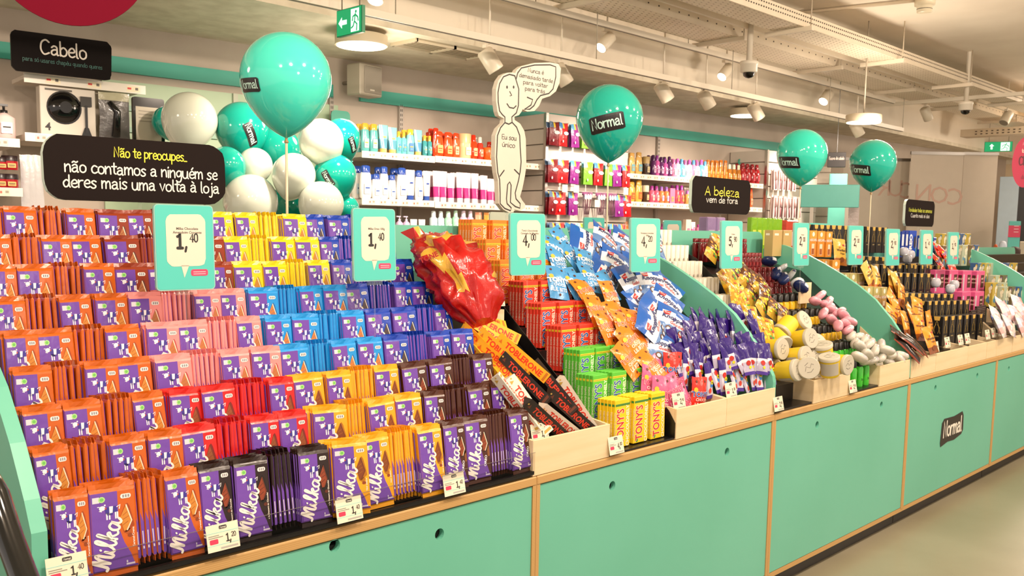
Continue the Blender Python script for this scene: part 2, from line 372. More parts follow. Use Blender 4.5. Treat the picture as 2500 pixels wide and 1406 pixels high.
# concrete soffit over the wall aisle
e0=onZ(995,78,2.56); 
b=MB(); b.box((6.5,(e0.y+5.9)/2,2.56+.02),(19,5.9-e0.y,.04),fin='concrete'); struct('ceiling_soffit',b)
b=MB(); b.box((6.5,e0.y+.03,2.85),(19,.06,.50),fin='ceiling_paint'); struct('ceiling_fascia',b)
def fitd(px,py,d,zmax=2.50):
    while d>2:
        c=atD(px,py,d)
        if not(c.y>e0.y-.15 and c.z>zmax): return d
        d-=.05
    return d
def hangz(c): return 2.56 if c.y>e0.y else CZ
# light green infill panel with rails behind the balloons
b=MB(); b.box((-1.25,-.008,1.2),(1.5,.016,2.1),'a9bfa0','paint'); gp=struct('wall_panel',b,M=WM(0,WB,0))
for z in (2.10,1.98):
    b=MB(); b.box((-1.25,-.022,z),(1.5,.02,.03),'93b59f','paint'); b.build('rail',gp)
for s in (-1.22,): 
    b=MB(); b.box((s,-.022,1.2),(.03,.012,2.1),'b5b8a5','paint'); b.build('joint_strip',gp)
# pale skirting lip + return
b=MB(); b.box((3,0,.05),(14,.02,.1),'8a8070'); struct('baseboard_back',b,M=WM(0,WB+.012,0))

# ================================================================ COUNTER CABINETS
FY=1.77; TOPZ=.748
BX=[.585,1.905,3.272,4.612,5.93,7.25,8.57]
HOLES={0:[(817,1332),(1073,1304)],1:[(1495,1186),(1775,1103)],2:[(1995,1037),(2152,988)],3:[(2284,947),(2386,917)],4:[(2463,900)]}
def front_board(x0,x1,z0,z1,holes,r=.0125):
    mb=MB(); 
    out=[Vector((x0,z0,0)),Vector((x1,z0,0)),Vector((x1,z1,0)),Vector((x0,z1,0))]
    polys=[out]; n=16
    for hx_,hz in holes: polys.append([Vector((hx_+r*math.cos(6.2832*i/n),hz+r*math.sin(6.2832*i/n),0)) for i in range(n)])
    tri=geometry.tessellate_polygon(polys); P=[p for q in polys for p in q]
    mb.add([(p.x,0,p.y) for p in P],[tuple(t) for t in tri],fin='teal_board')
    mb.add([(p.x,.018,p.y) for p in P],[tuple(t) for t in tri],fin='teal_board')
    o=0
    for q in polys:
        k=len(q); vs=[(p.x,0,p.y) for p in q]+[(p.x,.018,p.y) for p in q]
        mb.add(vs,[(i,(i+1)%k,(i+1)%k+k,i+k) for i in range(k)],fin='teal_board')
    return mb
PZ0,PZ1=.096,.718
pos_lab=['nearest the camera under the purple chocolate bars','under the wooden sweet bins and wrapped bars','under the empty black slot and yellow tubs','carrying the black rounded shop emblem','at the far right behind the emblem cabinet','farthest of the row beyond the picture edge']
for i in range(6):
    x0,x1=BX[i],BX[i+1]
    if i==5: continue
    t=thing('counter_cabinet','teal-fronted plywood counter cabinet '+pos_lab[i],'cabinet',TR(x0,FY,0),'teal counter cabinets in a row')
    w_=x1-x0
    b=MB(); b.box((w_/2,.42,.40),(w_-.012,.8,.60),'1b1a19'); b.build('carcass',t)
    hs=[]
    for (hx_,hy) in HOLES.get(i,[]):
        p=onY(hx_,hy,FY); hs.append((p.x-x0,p.z))
    front_board(.017,w_-.017,PZ0,PZ1,hs,.0155).build('front_panel',t)
    for k,xx in enumerate((.0,w_-.016)):
        b=MB(); b.box((xx+.008,.2,(TOPZ+.07)/2),(.0145,.406,TOPZ-.11),fin='plywood_edge'); b.build('side_board',t)
    b=MB(); b.box((w_/2,.40,TOPZ-.014),(w_-.001,.81,.026),fin='plywood_edge',b=.003); b.build('counter_top',t)
    b=MB(); b.box((w_/2,.40,.083),(w_-.001,.80,.02),fin='plywood_edge'); b.build('bottom_board',t)
    b=MB(); b.box((w_/2,.44,.0375),(w_-.006,.80,.072),fin='plinth_black'); b.build('plinth',t)
    if i==3:   # printed emblem
        c=onY(2325,1044,FY); e=MB(); cx,cz=c.x-x0,c.z; ww,hh=.165,.066
        k=.012
        pts=[(-ww,-hh*1.25),(-ww*.4,-hh*1.02),(.2*ww,-hh*1.08),(ww*.86,-hh*.82),(ww,-hh*.5),(ww*.97,hh*.75),(ww*.84,hh*1.12),(.1*ww,hh*.95),(-ww*.8,hh*1.02),(-ww*.98,hh*.7),(-ww*1.05,-hh*.9)]
        pts=[(cx+p[0],cz+p[1]) for p in pts]
        e.prism(pts,-.0022,-.0004,'211e20',fin='satin'); hand(e,'Normal',cx,cz-.034,.084,-.0028,'f2ece0',wt=1.15,wig=.1,fin='satin'); e.build('printed_emblem',t)
# teal end panel and dividers with the curved top edge
PROF=[(1.772,.752),(1.772,.875),(1.777,.90),(1.80,.94),(1.87,1.035),(1.96,1.13),(2.05,1.195),(2.14,1.248),(2.24,1.30),(2.35,1.35),(2.46,1.388),(2.56,1.41),(2.575,1.41),(2.575,.752)]
def divider(name,x,label,end=False,th=.022):
    pr=list(PROF)
    if end:
        pr=[(1.768,0.01),(1.768,.885)]+pr[2:-1]+[(2.575,.01)]
    mb=MB(); n=len(pr)
    A=[(-th/2,p[0],p[1]) for p in pr]; B_=[(th/2,p[0],p[1]) for p in pr]
    tri=geometry.tessellate_polygon([[Vector((p[0],p[1],0)) for p in pr]])
    mb.add(A,[tuple(t) for t in tri],fin='teal_board'); mb.add(B_,[tuple(t) for t in tri],fin='teal_board')
    mb.add(A+B_,[(i,(i+1)%n,(i+1)%n+n,i+n) for i in range(n)],fin='teal_board')
    o=mb.build(name,M=TR(x,0,0)); tag(o,label,'divider')
    bv=o.modifiers.new('bevel','BEVEL'); bv.width=.004; bv.segments=2; bv.limit_method='ANGLE'; bv.angle_limit=R_(50)
    return o
divider('end_panel',.5655,'curved teal end panel closing the counter left of the caramel bars',True,.028)
divider('curved_divider',3.268,'curved teal divider left of the empty black slot')
divider('curved_divider',4.611,'curved teal divider right of the heap of white soaps')
divider('curved_divider',7.25,'curved teal divider at the far right among blue and yellow boxes')
# teal back boards between the two halves
for k,(x0,x1,lb) in enumerate([(.58,3.25,'long teal back board behind the chocolate bars and blue snack bags'),(3.28,4.59,'teal back board with rounded corner behind the dark red bottles'),(4.63,9.0,'teal back board behind the coffee boxes')]):
    r=.05; w2=x1-x0; hz=.712 if k<2 else .62
    mb=MB(); mb.prism([(0,0)]+[(w2,0)]+[(w2-r+r*math.cos(R_(a)),hz-r+r*math.sin(R_(a))) for a in range(0,91,18)]+[(0,hz)],0,.018,'ffffff',fin='teal_board')
    o=mb.build('back_board',M=TR(x0,2.60,.75)); tag(o,lb,'board')
# ================================================================ BLACK STEPPED TRAYS
DY,DZ=.0873,.0695
def tray(name,x0,x1,z0,label,n=9,side=True,dz=DZ):
    t=thing(name,label,'tray',TR(x0,FY,0)); w_=x1-x0
    mb=MB(); pts=[(0.004,.75)]
    for k in range(n): pts+=[(.004+k*DY,z0+k*dz),(.004+(k+1)*DY,z0+k*dz)]
    pts+=[(.004+n*DY,.75)]
    m_=len(pts); A=[(0.004,p[0],p[1]) for p in pts]; B_=[(w_-.004,p[0],p[1]) for p in pts]
    tri=geometry.tessellate_polygon([[Vector((p[0],p[1],0)) for p in pts]])
    mb.add(A,[tuple(q) for q in tri],fin='black_tray'); mb.add(B_,[tuple(q) for q in tri],fin='black_tray'); mb.add(A+B_,[(i,(i+1)%m_,(i+1)%m_+m_,i+m_) for i in range(m_)],fin='black_tray')
    mb.build('stepped_base',t)
    if side:
        for xs in (.0015,w_-.0015):
            q=[(.002,.752),(.002,z0+.05),(.03,z0+.09),(.62,z0+.58),(.78,z0+.64),(.78,.752)]
            mb=MB(); A=[(xs-.0015,p[0],p[1]) for p in q]; B_=[(xs+.0015,p[0],p[1]) for p in q]
            mb.add(A,[(0,1,2,3,4,5)],fin='black_tray'); mb.add(B_,[(5,4,3,2,1,0)],fin='black_tray'); mb.add(A+B_,[(i,(i+1)%6,(i+1)%6+6,i+6) for i in range(6)],fin='black_tray'); mb.build('side_wall',t)
    return t
BZ=.765
tray('stepped_tray',.585,1.89,BZ,'black stepped tray under the purple chocolate bars',side=False)
tray('stepped_tray',2.205,2.60,.755,'black stepped tray under the yellow, green, red and orange wrapped bars',dz=.0715)
tray('stepped_tray',3.29,3.625,.757,'empty black stepped tray right of the purple candy sticks')
tray('stepped_tray',3.93,4.265,.757,'black stepped tray under the green and yellow deodorants',side=False)
tray('stepped_tray',4.63,7.22,.757,'black stepped tray under the coffee boxes',side=False)
tray('stepped_tray',7.27,8.9,.757,'black stepped tray under the far patterned boxes',side=False)
for k,(x0,x1,lb) in enumerate([(1.895,2.2,'black sloping chute behind the triangular chocolate boxes'),(2.61,3.25,'black sloping chute under the snack bags'),(3.63,3.925,'black sloping chute under the yellow tubs'),(4.27,4.6,'black sloping chute under the soaps'),]):
    mb=MB(); w2=x1-x0
    q=[(.275,.75),(.275,1.0),(.60,1.26),(.8,1.30),(.8,.75)]
    A=[(0,p[0],p[1]) for p in q]; B_=[(w2,p[0],p[1]) for p in q]
    mb.add(A,[(0,1,2,3,4)],fin='black_tray'); mb.add(B_,[(0,1,2,3,4)],fin='black_tray'); mb.add(A+B_,[(i,(i+1)%5,(i+1)%5+5,i+5) for i in range(5)],fin='black_tray')
    tag(mb.build('sloping_chute',M=TR(x0,FY,0)),lb,'chute')
# black lip + clear strip in front of the chocolate bars
mb=MB(); mb.box((.65,0,.008),(1.30,.004,.010),fin='black_tray'); mb.box((.65,.012,.01),(1.30,.024,.006),fin='black_tray'); o=mb.build('tray_lip',M=TR(.59,FY-.004,.752)); tag(o,'low black lip in front of the bottom row of chocolate bars','lip')
q=thing('clear_guard','thin clear plastic guard along the bottom row of chocolate bars','guard',TR(.595,FY-.008,.76))
mb=MB(); mb.box((.65,0,.03),(1.29,.0015,.06),'101212','guard'); mb.build('clear_strip',q)
mb=MB(); mb.box((.65,-.0012,.0605),(1.29,.0012,.0010),'77706a','gloss'); mb.build('top_edge',q)
t=thing('rear_counter','far side of the double counter, seen only over the back boards','counter',TR(.58,2.63,0))
b=MB(); b.box((4,.40,.40),(8,.80,.78),fin='teal_board'); b.build('body',t)
b=MB(); q=[(0,.79),(0,1.27),(.15,1.27),(.8,.80),(.8,.79)]
A=[(0,p[0],p[1]) for p in q]; B_=[(8,p[0],p[1]) for p in q]; b.add(A,[(0,1,2,3,4)],fin='black_tray'); b.add(B_,[(0,1,2,3,4)],fin='black_tray'); b.add(A+B_,[(i,(i+1)%5,(i+1)%5+5,i+5) for i in range(5)],fin='black_tray'); b.build('chute',t)
# ================================================================ BIRCH BINS
def bin_(x0,x1,h,label,dep=.26,sl=.55):
    t=thing('birch_bin',label,'bin',TR(x0,FY-.002,TOPZ+.0005)); w_=x1-x0; th=.009
    b=MB(); b.box((w_/2,th/2,h/2),(w_,th,h),fin='birch',b=.001); b.build('front_board',t)
    for xs in (th/2,w_-th/2):
        b=MB(); q=[(th,0),(dep,0),(dep,h+dep*sl),(.10,h+.012),(th,h)]
        A=[(xs-th/2,p[0],p[1]) for p in q]; B_=[(xs+th/2,p[0],p[1]) for p in q]
        b.add(A,[(0,1,2,3,4)],fin='birch'); b.add(B_,[(4,3,2,1,0)],fin='birch'); b.add(A+B_,[(i,(i+1)%5,(i+1)%5+5,i+5) for i in range(5)],fin='birch'); b.build('side_board',t)
    b=MB(); b.box((w_/2,dep/2,.004),(w_-.02,dep-.02,.006),fin='birch'); b.build('bottom_board',t)
    return t
bins=[(1300,1486,1120,.105,'birch bin holding the triangular chocolate boxes'),(1650,1771,1040,.105,'left birch bin of a pair, holding pink snack bags'),(1773,1889,1010,.105,'right birch bin of a pair, holding purple candy sticks'),(1986,2073,950,.098,'birch bin under the heap of yellow tubs'),(2147,2219,920,.098,'birch bin under the white soaps'),
(2225,2283,890,.098,'birch bin under the toffee bags'),(2285,2362,870,.098,'birch bin with a knot, under black coffee boxes'),(2364,2408,850,.098,'birch bin right of the knotted one'),(2410,2433,835,.098,'narrow pale birch bin before the dark chocolate slabs'),(2435,2472,820,.098,'birch bin under the marshmallow bags'),(2474,2512,810,.098,'birch bin cut by the right edge of the picture')]
for x0,x1,yy,h,lb in bins: bin_(onY(x0,yy,FY).x,onY(x1,yy,FY).x,h,lb)
# ================================================================ CEILING SERVICES
def xline(px,py,z): return onZ(px,py,z)
TZ=2.76
def track(Y,x0,x1,label,z=TZ):
    t=thing('lighting_track',label,'track',TR(x0,Y,z)); L_=x1-x0
    b=MB(); b.box((L_/2,0,.018),(L_,.034,.036),'e2d7c4','satin'); b.build('rail',t)
    b=MB(); b.box((L_/2,0,-.001),(L_,.012,.003),'80776a'); b.build('slot',t)
    for k in range(int(L_/1.6)+1):
        b=MB(); b.tube([(.3+k*1.6,0,.036),(.3+k*1.6,0,CZ-z)],.003,'a89d8b'); b.build('hanger_rod',t)
    return t
T1Z=2.49; Y1=onZ(995,61,T1Z).y; Y2=onZ(1600,99,TZ).y
track(Y1,-.5,9.4,'white lighting track running above the wall aisle',z=T1Z)
track(Y2,-1,9.3,'white lighting track running below the cable trays')
cr=onZ(1960,272,TZ); cr2=onZ(2428,234,TZ)
t=thing('cross_bar','white cross rail joining the two lighting tracks','rail',TR(9.45,Y2-1.2,TZ-.002)); b=MB(); b.box((0,1.6,.018),(.034,3.4,.034),'e2d7c4','satin'); b.build('rail',t)
def cable_tray(y0,wd,z,h,label,dens,x0=-1,x1=13):
    t=thing('cable_tray',label,'cable tray',TR(x0,y0,z)); L_=x1-x0
    b=MB(); b.box((L_/2,wd/2,0),(L_,wd,.003),'e8d9c0','paint'); b.build('tray_floor',t)
    for yy in (0,wd):
        b=MB(); b.box((L_/2,yy,h/2),(L_,.002,h),'ddcfb8','paint'); b.build('tray_side',t)
    hb=MB(); sx=.03 if dens else .11
    for i in range(int((L_-2.2)/sx)):
        x=2+i*sx
        for zz in ((.35,.7) if dens else (.5,)): hb.add([(x,-.0022,h*zz),(x+.014,-.0022,h*zz),(x+.014,-.0022,h*zz+.009),(x,-.0022,h*zz+.009)],[(0,1,2,3)],'3c3226')
    o=hb.build('punched_holes',t); o['kind']='stuff'
    hb=MB(); nr=7 if dens else 9
    for i in range(int((L_-2.2)/.055)):
        for j in range(nr):
            x=2+i*.055+(j%2)*.027; y=wd*(j+.5)/nr
            hb.add([(x,y,-.0022),(x+.018,y,-.0022),(x+.018,y+.006,-.0022),(x,y+.006,-.0022)],[(0,1,2,3)],'a48f74')
    o=hb.build('floor_slots',t); o['kind']='stuff'
    for k in range(int(L_/1.5)):
        b=MB(); b.box((.8+1.5*k,wd/2,-.018),(.03,wd+.12,.03),'e0d3bd','paint'); b.build('support_bar',t)
        b=MB(); b.tube([(.8+1.5*k,-.045,-.03),(.8+1.5*k,-.045,CZ-z)],.0045,'b5a68f',n=6); b.build('hanger_rod',t)
tz=2.82
ya=onZ(1888,38,tz).y; yb=onZ(1888,76,tz).y; yc=onZ(1888,115,tz).y; yd=onZ(1888,153,tz).y
cable_tray(ya,yb-ya,tz,.085,'perforated white cable tray with a punched side, nearest the aisle',True)
cable_tray(yc,yd-yc,tz,.07,'wider white cable tray with sparse holes, nearer the wall',False)
b=MB(); b.box((6,(yb+yc)/2,2.86),(14,.02,.05),'d8cbb4','paint'); tag(b.build('strut_rail'),'plain white strut running between the two cable trays','rail')
# air duct, rings and grille over the wall aisle
t=thing('air_duct','large round white air duct crossing near the far shelves','duct',Matrix()); 
p=onZ(1800,250,2.86)
b=MB(); b.tube([(p.x-1.6,p.y+.25,2.84),(p.x+.7,p.y+.25,2.84)],.22,'dccfba','paint',n=24); b.build('duct_body',t)
for dx in (-1.6,-.4,.5):
    b=MB(); b.tube([(p.x+dx-.03,p.y+.25,2.84),(p.x+dx+.03,p.y+.25,2.84)],.235,'d6c8b0','paint',n=24); b.build('duct_ring',t)
g0=onZ(1010,97,2.553); g1=onZ(1200,132,2.553)
t=thing('ceiling_grille','white framed ceiling grille with two slatted fields','grille',TR(g0.x,g0.y-.02,2.55)); gl=g1.x-g0.x
b=MB(); 
for yy in (0,.22): b.box((gl/2,yy,0),(gl,.02,.02),'cfc2a8','paint')
for xx in (0,gl/2,gl): b.box((xx,.11,0),(.02,.24,.02),'cfc2a8','paint')
b.build('frame',t)
for k in range(2):
    for j in range(5):
        b=MB(); b.box((gl*(.25+.5*k),.035+.036*j,.0),(gl/2-.03,.02,.004),'a99c82','paint',M=None); b.build('louvre',t)
t=thing('far_cable_tray','perforated cable tray crossing the far end of the shop','cable tray',Matrix())
q0=onX(1985,372,12.0);
b=MB(); b.box((11.6,1.0,2.62),(.22,6,.004),'d8c4a8','paint'); b.box((11.49,1.0,2.66),(.003,6,.08),'d3c0a4','paint'); b.build('tray_body',t)
hb=MB()
for i in range(98):
    for zz in (2.64,2.67): hb.box((11.487,-1.8+i*.058,zz),(.002,.022,.012),'5a4a3a')
o=hb.build('punched_holes',t); o['kind']='stuff'
# round panel lamps
def disc_lamp(px,py,d,wpx,label):
    d=fitd(px,py,d,2.48); c=atD(px,py,d); r=wpx/FPX*d/2
    t=thing('round_ceiling_lamp',label,'lamp',TR(c.x,c.y,c.z))
    b=MB(); b.lathe([(r,-.0),(r,.055),(r*.9,.06)],'cbbfa6',28,'satin'); b.build('housing',t)
    b=MB(); b.lathe([(r*.93,-.004),(r*.93,0)],'fff1d8',28,'glow'); b.build('diffuser',t)
    b=MB(); b.tube([(0,0,.05),(0,0,hangz(c)-c.z)],.006,'a89d8b'); b.build('suspension',t)
disc_lamp(882,112,6.0,128,'glowing round ceiling lamp beside the big teal balloon')
disc_lamp(2108,299,7.2,84,'glowing round ceiling lamp above the farther teal balloons')
disc_lamp(1820,283,8.3,76,'unlit looking round lamp under the soffit')
# spotlights
def canlight(px,py,d,r,lit,az,label,tilt=45,ln=.12):
    c=onZ(px,py,2.66 if (lit or px>2200) else 2.40); c=c if (c.y<e0.y-.1 or (not lit and px<2200)) else atD(px,py,fitd(px,py,d,2.36)); t=thing('track_spotlight',label,'spotlight',TR(c.x,c.y,c.z))
    Mx=Matrix.Rotation(R_(az),4,'Z')@Matrix.Rotation(R_(tilt),4,'Y')
    b=MB(Mx); b.lathe([(r*.96,0),(r,.004),(r,ln),(r*.8,ln+.01)],'d3c8b3',18,'satin'); b.build('can',t)
    b=MB(Mx); b.lathe([(r*.86,-.002),(r*.86,.002)],'fff3dc' if lit else '8f8676',18,'glow' if lit else 'satin'); b.build('lens',t)
    e=Mx@Vector((0,0,ln*.6)); b=MB(); zt=hangz(c)-c.z; b.tube([(e.x,e.y,e.z+.02),(e.x,e.y,zt)],.006,'e2d7c4'); b.box((e.x,e.y,min(zt-.01,e.z+.07)),(.09,.03,.02),'e2d7c4'); b.build('bracket',t)
canlight(1467,117,4.9,.042,True,-8,'lit white track spotlight above the middle balloon')
canlight(1762,188,6.2,.042,True,-8,'lit white track spotlight left of the dome camera')
canlight(2010,248,8.0,.048,True,-8,'lit white track spotlight over the far counter')
canlight(916,2,4.4,.046,True,30,'lit spotlight cut by the top edge near the exit sign',25)
for k,(px,py,d,a,lb) in enumerate([(1212,172,6.2,150,'white spotlight aimed away, left of the speech bubble'),(1385,205,6.2,150,'white spotlight aimed away, behind the speech bubble'),(1632,245,7.2,150,'white spotlight aimed away under the long soffit'),(1735,262,7.8,150,'second white spotlight aimed away under the soffit'),(1855,290,8.3,150,'third white spotlight aimed away under the soffit'),(2268,292,8.6,160,'white spotlight aimed away right of the lamp disc'),(2450,300,7.0,-20,'white spotlight tilted down near the right picture edge'),(2100,330,9.5,150,'small spotlight over the banner stands')]):
    canlight(px,py,d,.05,False,a,lb,35,.13)
for k,(px,py,d,lb) in enumerate([(1828,178,6.3,'white dome camera with dark lens among the spotlights'),(2357,270,8.3,'white dome camera with dark lens near the far cable tray')]):
    d=fitd(px,py,d,2.42); c=atD(px,py,d); t=thing('dome_camera',lb,'security camera',TR(c.x,c.y,c.z))
    b=MB(); b.lathe([(.045,.0),(.058,.005),(.058,.05),(.062,.052),(.062,.075),(.02,.085),(.02,hangz(c)-c.z)],'d8cfbe',18,'satin'); b.build('housing',t)
    b=MB(); b.lathe([(.006,-.036),(.022,-.032),(.036,-.02),(.041,0)],'17120f',16,'gloss'); b.build('dome',t)
c=atD(2256,40,6.4); t=thing('smoke_detector','cream smoke detector on the bare ceiling','smoke detector',TR(c.x,c.y,CZ))
b=MB(); b.lathe([(.03,-.105),(.05,-.10),(.052,-.06),(.068,-.055),(.07,-.01),(.05,-.001)],'d8ccb0',18,'satin'); b.build('body',t)
b=MB(); b.lathe([(.0515,-.083),(.0515,-.079)],'4a4236',18,'matte'); b.build('vent_slot',t)
b=MB(); b.tube([c+Vector((0,0,0)),c+Vector((.1,1.0,.0))],.01,'c3b297'); 
b=MB(); b.tube([(c.x,c.y,CZ-.015),(c.x-.3,c.y+1.3,CZ-.015)],.012,'c3b297','paint'); o=b.build('conduit'); tag(o,'thin conduit on the ceiling leading to the smoke detector','conduit')
# exit signs
def exit_sign(px0,py0,px1,py1,d,label,arrow,ang=None):
    c=atD((px0+px1)/2,(py0+py1)/2,d); w_=(px1-px0)/FPX*d; h=(py1-py0)/FPX*d; w_*=1.5 if ang is not None else 1
    f=math.degrees(math.atan2(c.x,c.y)); rz=-f if ang is None else ang
    t=thing('exit_sign',label,'sign',TR(c.x,c.y,c.z,rz))
    b=MB(); b.box((0,.01,0),(w_,.018,h),'0a7a4e','satin'); b.build('plate',t)
    b=MB(); b.rect(-w_/2*.97,-h/2*.95,w_/2*.97,h/2*.95,-.0005,'07804f','glow_soft')
    sg=h*.36; ax=-w_*.24
    if arrow=='left': P=[(-1,0),(-.2,.75),(-.2,.3),(.9,.3),(.9,-.3),(-.2,-.3),(-.2,-.75)]
    else: P=[(0,1),(.75,.2),(.3,.2),(.3,-.9),(-.3,-.9),(-.3,.2),(-.75,.2)]
    b.pl([(ax+p[0]*sg*.8,p[1]*sg*.8) for p in P],-.001,'d8ffe8','glow_soft')
    x0=w_*.08; b.rect(x0,-h*.42,x0+w_*.32,h*.42,-.001,'d8ffe8','glow_soft')
    g='07804f'; X=lambda u:x0+w_*.32*u; Z=lambda v:-h*.42+h*.84*v
    b.ell(X(.62),Z(.86),h*.06,h*.06,-.0014,g,'glow_soft')
    for P in ([(.55,.76),(.45,.45),(.75,.3),(.7,.05)],[(.45,.45),(.3,.25),(.08,.18)],[(.58,.72),(.85,.6),(.9,.45)],[(.52,.72),(.25,.66),(.2,.5)]):
        b.ribbon([(X(u),Z(v)) for u,v in P],h*.07,-.0014,g,'glow_soft')
    b.build('pictogram',t)
    b=MB()
    for xx in (-w_*.35,w_*.35): b.tube([(xx,.01,h/2),(xx,.01,CZ-c.z)],.003,'8e8676')
    b.build('hanging_wires',t)
exit_sign(817,20,887,84,4.25,'green exit sign with a left arrow hanging near the big balloon','left',ang=-90)
exit_sign(2407,346,2468,370,12.0,'green exit sign with an up arrow over the far doorway','up')
# ================================================================ CHOCOLATE BARS
PUR='6f45a8'
FLAV={'O':('c65c0e','orange','9c3f10'),'B':('8c3316','rust brown','5a1c0c'),'Y':('f2cf1c','lemon yellow','a88410'),'P':('ee8f8c','pink','b04a4a'),'L':('1c92dd','sky blue','0d5a98'),
'U':('163fae','dark blue','0d2870'),'R':('cf1f1a','red','7c0f0f'),'D':('26140f','black','120908'),'G':('efa518','amber','a86808'),'K':('4b2414','dark brown','2c140b')}
BW,BH,BT=.078,.160,.0092
def logo(mb,y,col='efeae2'):
    """script lettering running up the wrapper"""
    L_=[(.9,[(-.3,.3),(.2,.4),(.55,3.0),(.8,3.1),(.85,1.6),(.95,.1)]),(.9,[(.95,.2),(1.25,1.9),(1.7,2.9),(1.95,2.6),(1.9,1.2),(1.95,.1)]),(.8,[(1.95,.1),(2.3,-.2),(2.55,.4),(2.7,1.5)]),
        (.75,[(2.7,1.5),(2.75,.4),(3.1,-.1),(3.5,.4)]),(.6,[(2.85,2.25),(2.9,2.4)]),
        (.75,[(3.5,.4),(4.0,1.8),(4.3,3.3),(4.0,3.6),(3.75,2.6),(3.85,.7),(4.3,-.1),(4.7,.4)]),
        (.75,[(4.7,.4),(5.1,2.0),(5.35,3.4),(5.1,3.5),(4.95,2.0),(5.05,0)]),(.7,[(5.05,.9),(5.6,1.9),(5.95,1.6),(5.4,1.0),(5.9,.1),(6.3,.2)]),
        (.75,[(7.5,1.7),(6.9,1.9),(6.45,1.2),(6.6,.3),(7.1,.1),(7.5,1.0),(7.7,1.8),(7.65,.5),(8.1,.05),(8.5,.6)])]
    k=.0102; a=R_(72); ca,sa=math.cos(a),math.sin(a); ox,oz=-.0125,.014
    def sm(P):
        if len(P)<3: return P
        S=[]
        for i in range(len(P)-1):
            p0,p1,p2,p3=P[max(i-1,0)],P[i],P[i+1],P[min(i+2,len(P)-1)]
            for q in range(3):
                t=q/3; S.append(tuple(.5*((2*p1[z])+(-p0[z]+p2[z])*t+(2*p0[z]-5*p1[z]+4*p2[z]-p3[z])*t*t+(-p0[z]+3*p1[z]-3*p2[z]+p3[z])*t**3) for z in(0,1)))
        return S+[P[-1]]
    for wt,P in L_:
        pts=[(ox+(p[0]*ca-p[1]*sa*.95)*k,oz+(p[0]*sa+p[1]*ca*.95)*k) for p in sm(P)]
        mb.ribbon(pts,wt*.0056,y,col,'wrap')
BITES={'O':'c9822f','B':'a8622c','Y':'c07d26','P':'b5713a','L':'c9762c','U':'4c3a34','R':'8c4a22','D':'8a3a1c','G':'7c3c14','K':'8a3d1c'}
FTXT={'O':'Caramel-Creme','D':'a la Dessert au Chocolat','K':'Brownie','G':'Noir entiere','B':'Noisette','Y':'Crunchy','P':'Fraise','L':'Crispy','U':'Choco','R':'Biscuit'}
def bar_mesh(fl,wave=False,purp_side=True):
    c,_,dk=FLAV[fl]; mb=MB(); x=BW/2; t=BT/2; fin='wrap'; z0,z1=.011,.149
    mid=[.074,.092]  # slanted colour border on the narrow sides
    # front and back panels (slightly inset = pillow edge)
    i=.0022; F=[(-x+i,-t,z0+.004),(x-i,-t,z0+.004),(x-i,-t,z1-.004),(-x+i,-t,z1-.004)]; S=[(-x,-t+.002,z0),(x,-t+.002,z0),(x,-t+.002,z1),(-x,-t+.002,z1)]
    S2=[(p[0],t-.002,p[2]) for p in S]; Bk=[(p[0],t,p[2]) for p in F]
    mb.add(F,[(0,1,2,3)],c,fin); mb.add(Bk,[(3,2,1,0)],c,fin)
    mb.add(F+S,[(0,3,7,4),(1,5,6,2),(3,2,6,7),(0,4,5,1)],[PUR,c,c,PUR],fin)
    mb.add(Bk+S2,[(0,4,7,3),(1,2,6,5),(3,7,6,2),(0,1,5,4)],[c,c,c,PUR],fin)
    for sg in(-1,1):   # narrow sides, two colours
        X=sg*x; a=[(X,-t+.002,z0),(X,t-.002,z0),(X,t-.002,mid[1]),(X,-t+.002,mid[0])]; b_=[(X,-t+.002,mid[0]),(X,t-.002,mid[1]),(X,t-.002,z1),(X,-t+.002,z1)]
        if fl=='U': mb.add(a,[(0,1,2,3)],PUR,fin); mb.add(b_,[(0,1,2,3)],PUR,fin)
        else: mb.add(a,[(0,1,2,3)],PUR,fin); mb.add(b_,[(0,1,2,3)],c,fin)
        Y=-.0016
        w_=.0014
        mb.add([(X+sg*.0002,-.0009,.035),(X+sg*.0002,.0009,.035),(X+sg*.0002,.0009,.058),(X+sg*.0002,-.0009,.058)],[(0,1,2,3)],'d8d0e0',fin)
        mb.add([(X+sg*.0002,-.0013,.026),(X+sg*.0002,.0013,.026),(X+sg*.0002,.0013,.031),(X+sg*.0002,-.0013,.031)],[(0,1,2,3)],'e8e0ee',fin)
    # ends taper to the crimps
    for zz,ze,s_ in ((z1,z1+.003,1),(z0,z0-.003,-1)):
        E0=[(-x,-t+.002,zz),(x,-t+.002,zz),(x,t-.002,zz),(-x,t-.002,zz)]; E1=[(-x+.001,-.0006,ze),(x-.001,-.0006,ze),(x-.001,.0006,ze),(-x+.001,.0006,ze)]
        mb.add(E0+E1,[(0,1,5,4),(1,2,6,5),(2,3,7,6),(3,0,4,7)],c,fin)
        n=6; R0=[(-x+.001+(2*x-.002)*k/n,-.0006+(.0012*math.sin(k*1.9) if s_>0 else 0),ze) for k in range(n+1)]
        R1=[(p[0],p[1]+(.0022 if s_>0 else .0)*math.sin(k*1.3+1),ze+s_*.0085) for k,p in enumerate(R0)]
        B0=[(p[0],p[1]+.0012,p[2]) for p in R0]; B1=[(p[0],p[1]+.0008,p[2]) for p in R1]; m_=n+1
        mb.add(R0+R1+B0+B1,[(k,k+1,m_+k+1,m_+k) for k in range(n)]+[(2*m_+k,3*m_+k,3*m_+k+1,2*m_+k+1) for k in range(n)]+[(m_+k,m_+k+1,3*m_+k+1,3*m_+k) for k in range(n)]+[(0,m_,3*m_,2*m_),(n,2*m_+n,3*m_+n,m_+n)],c,fin)
    return mb
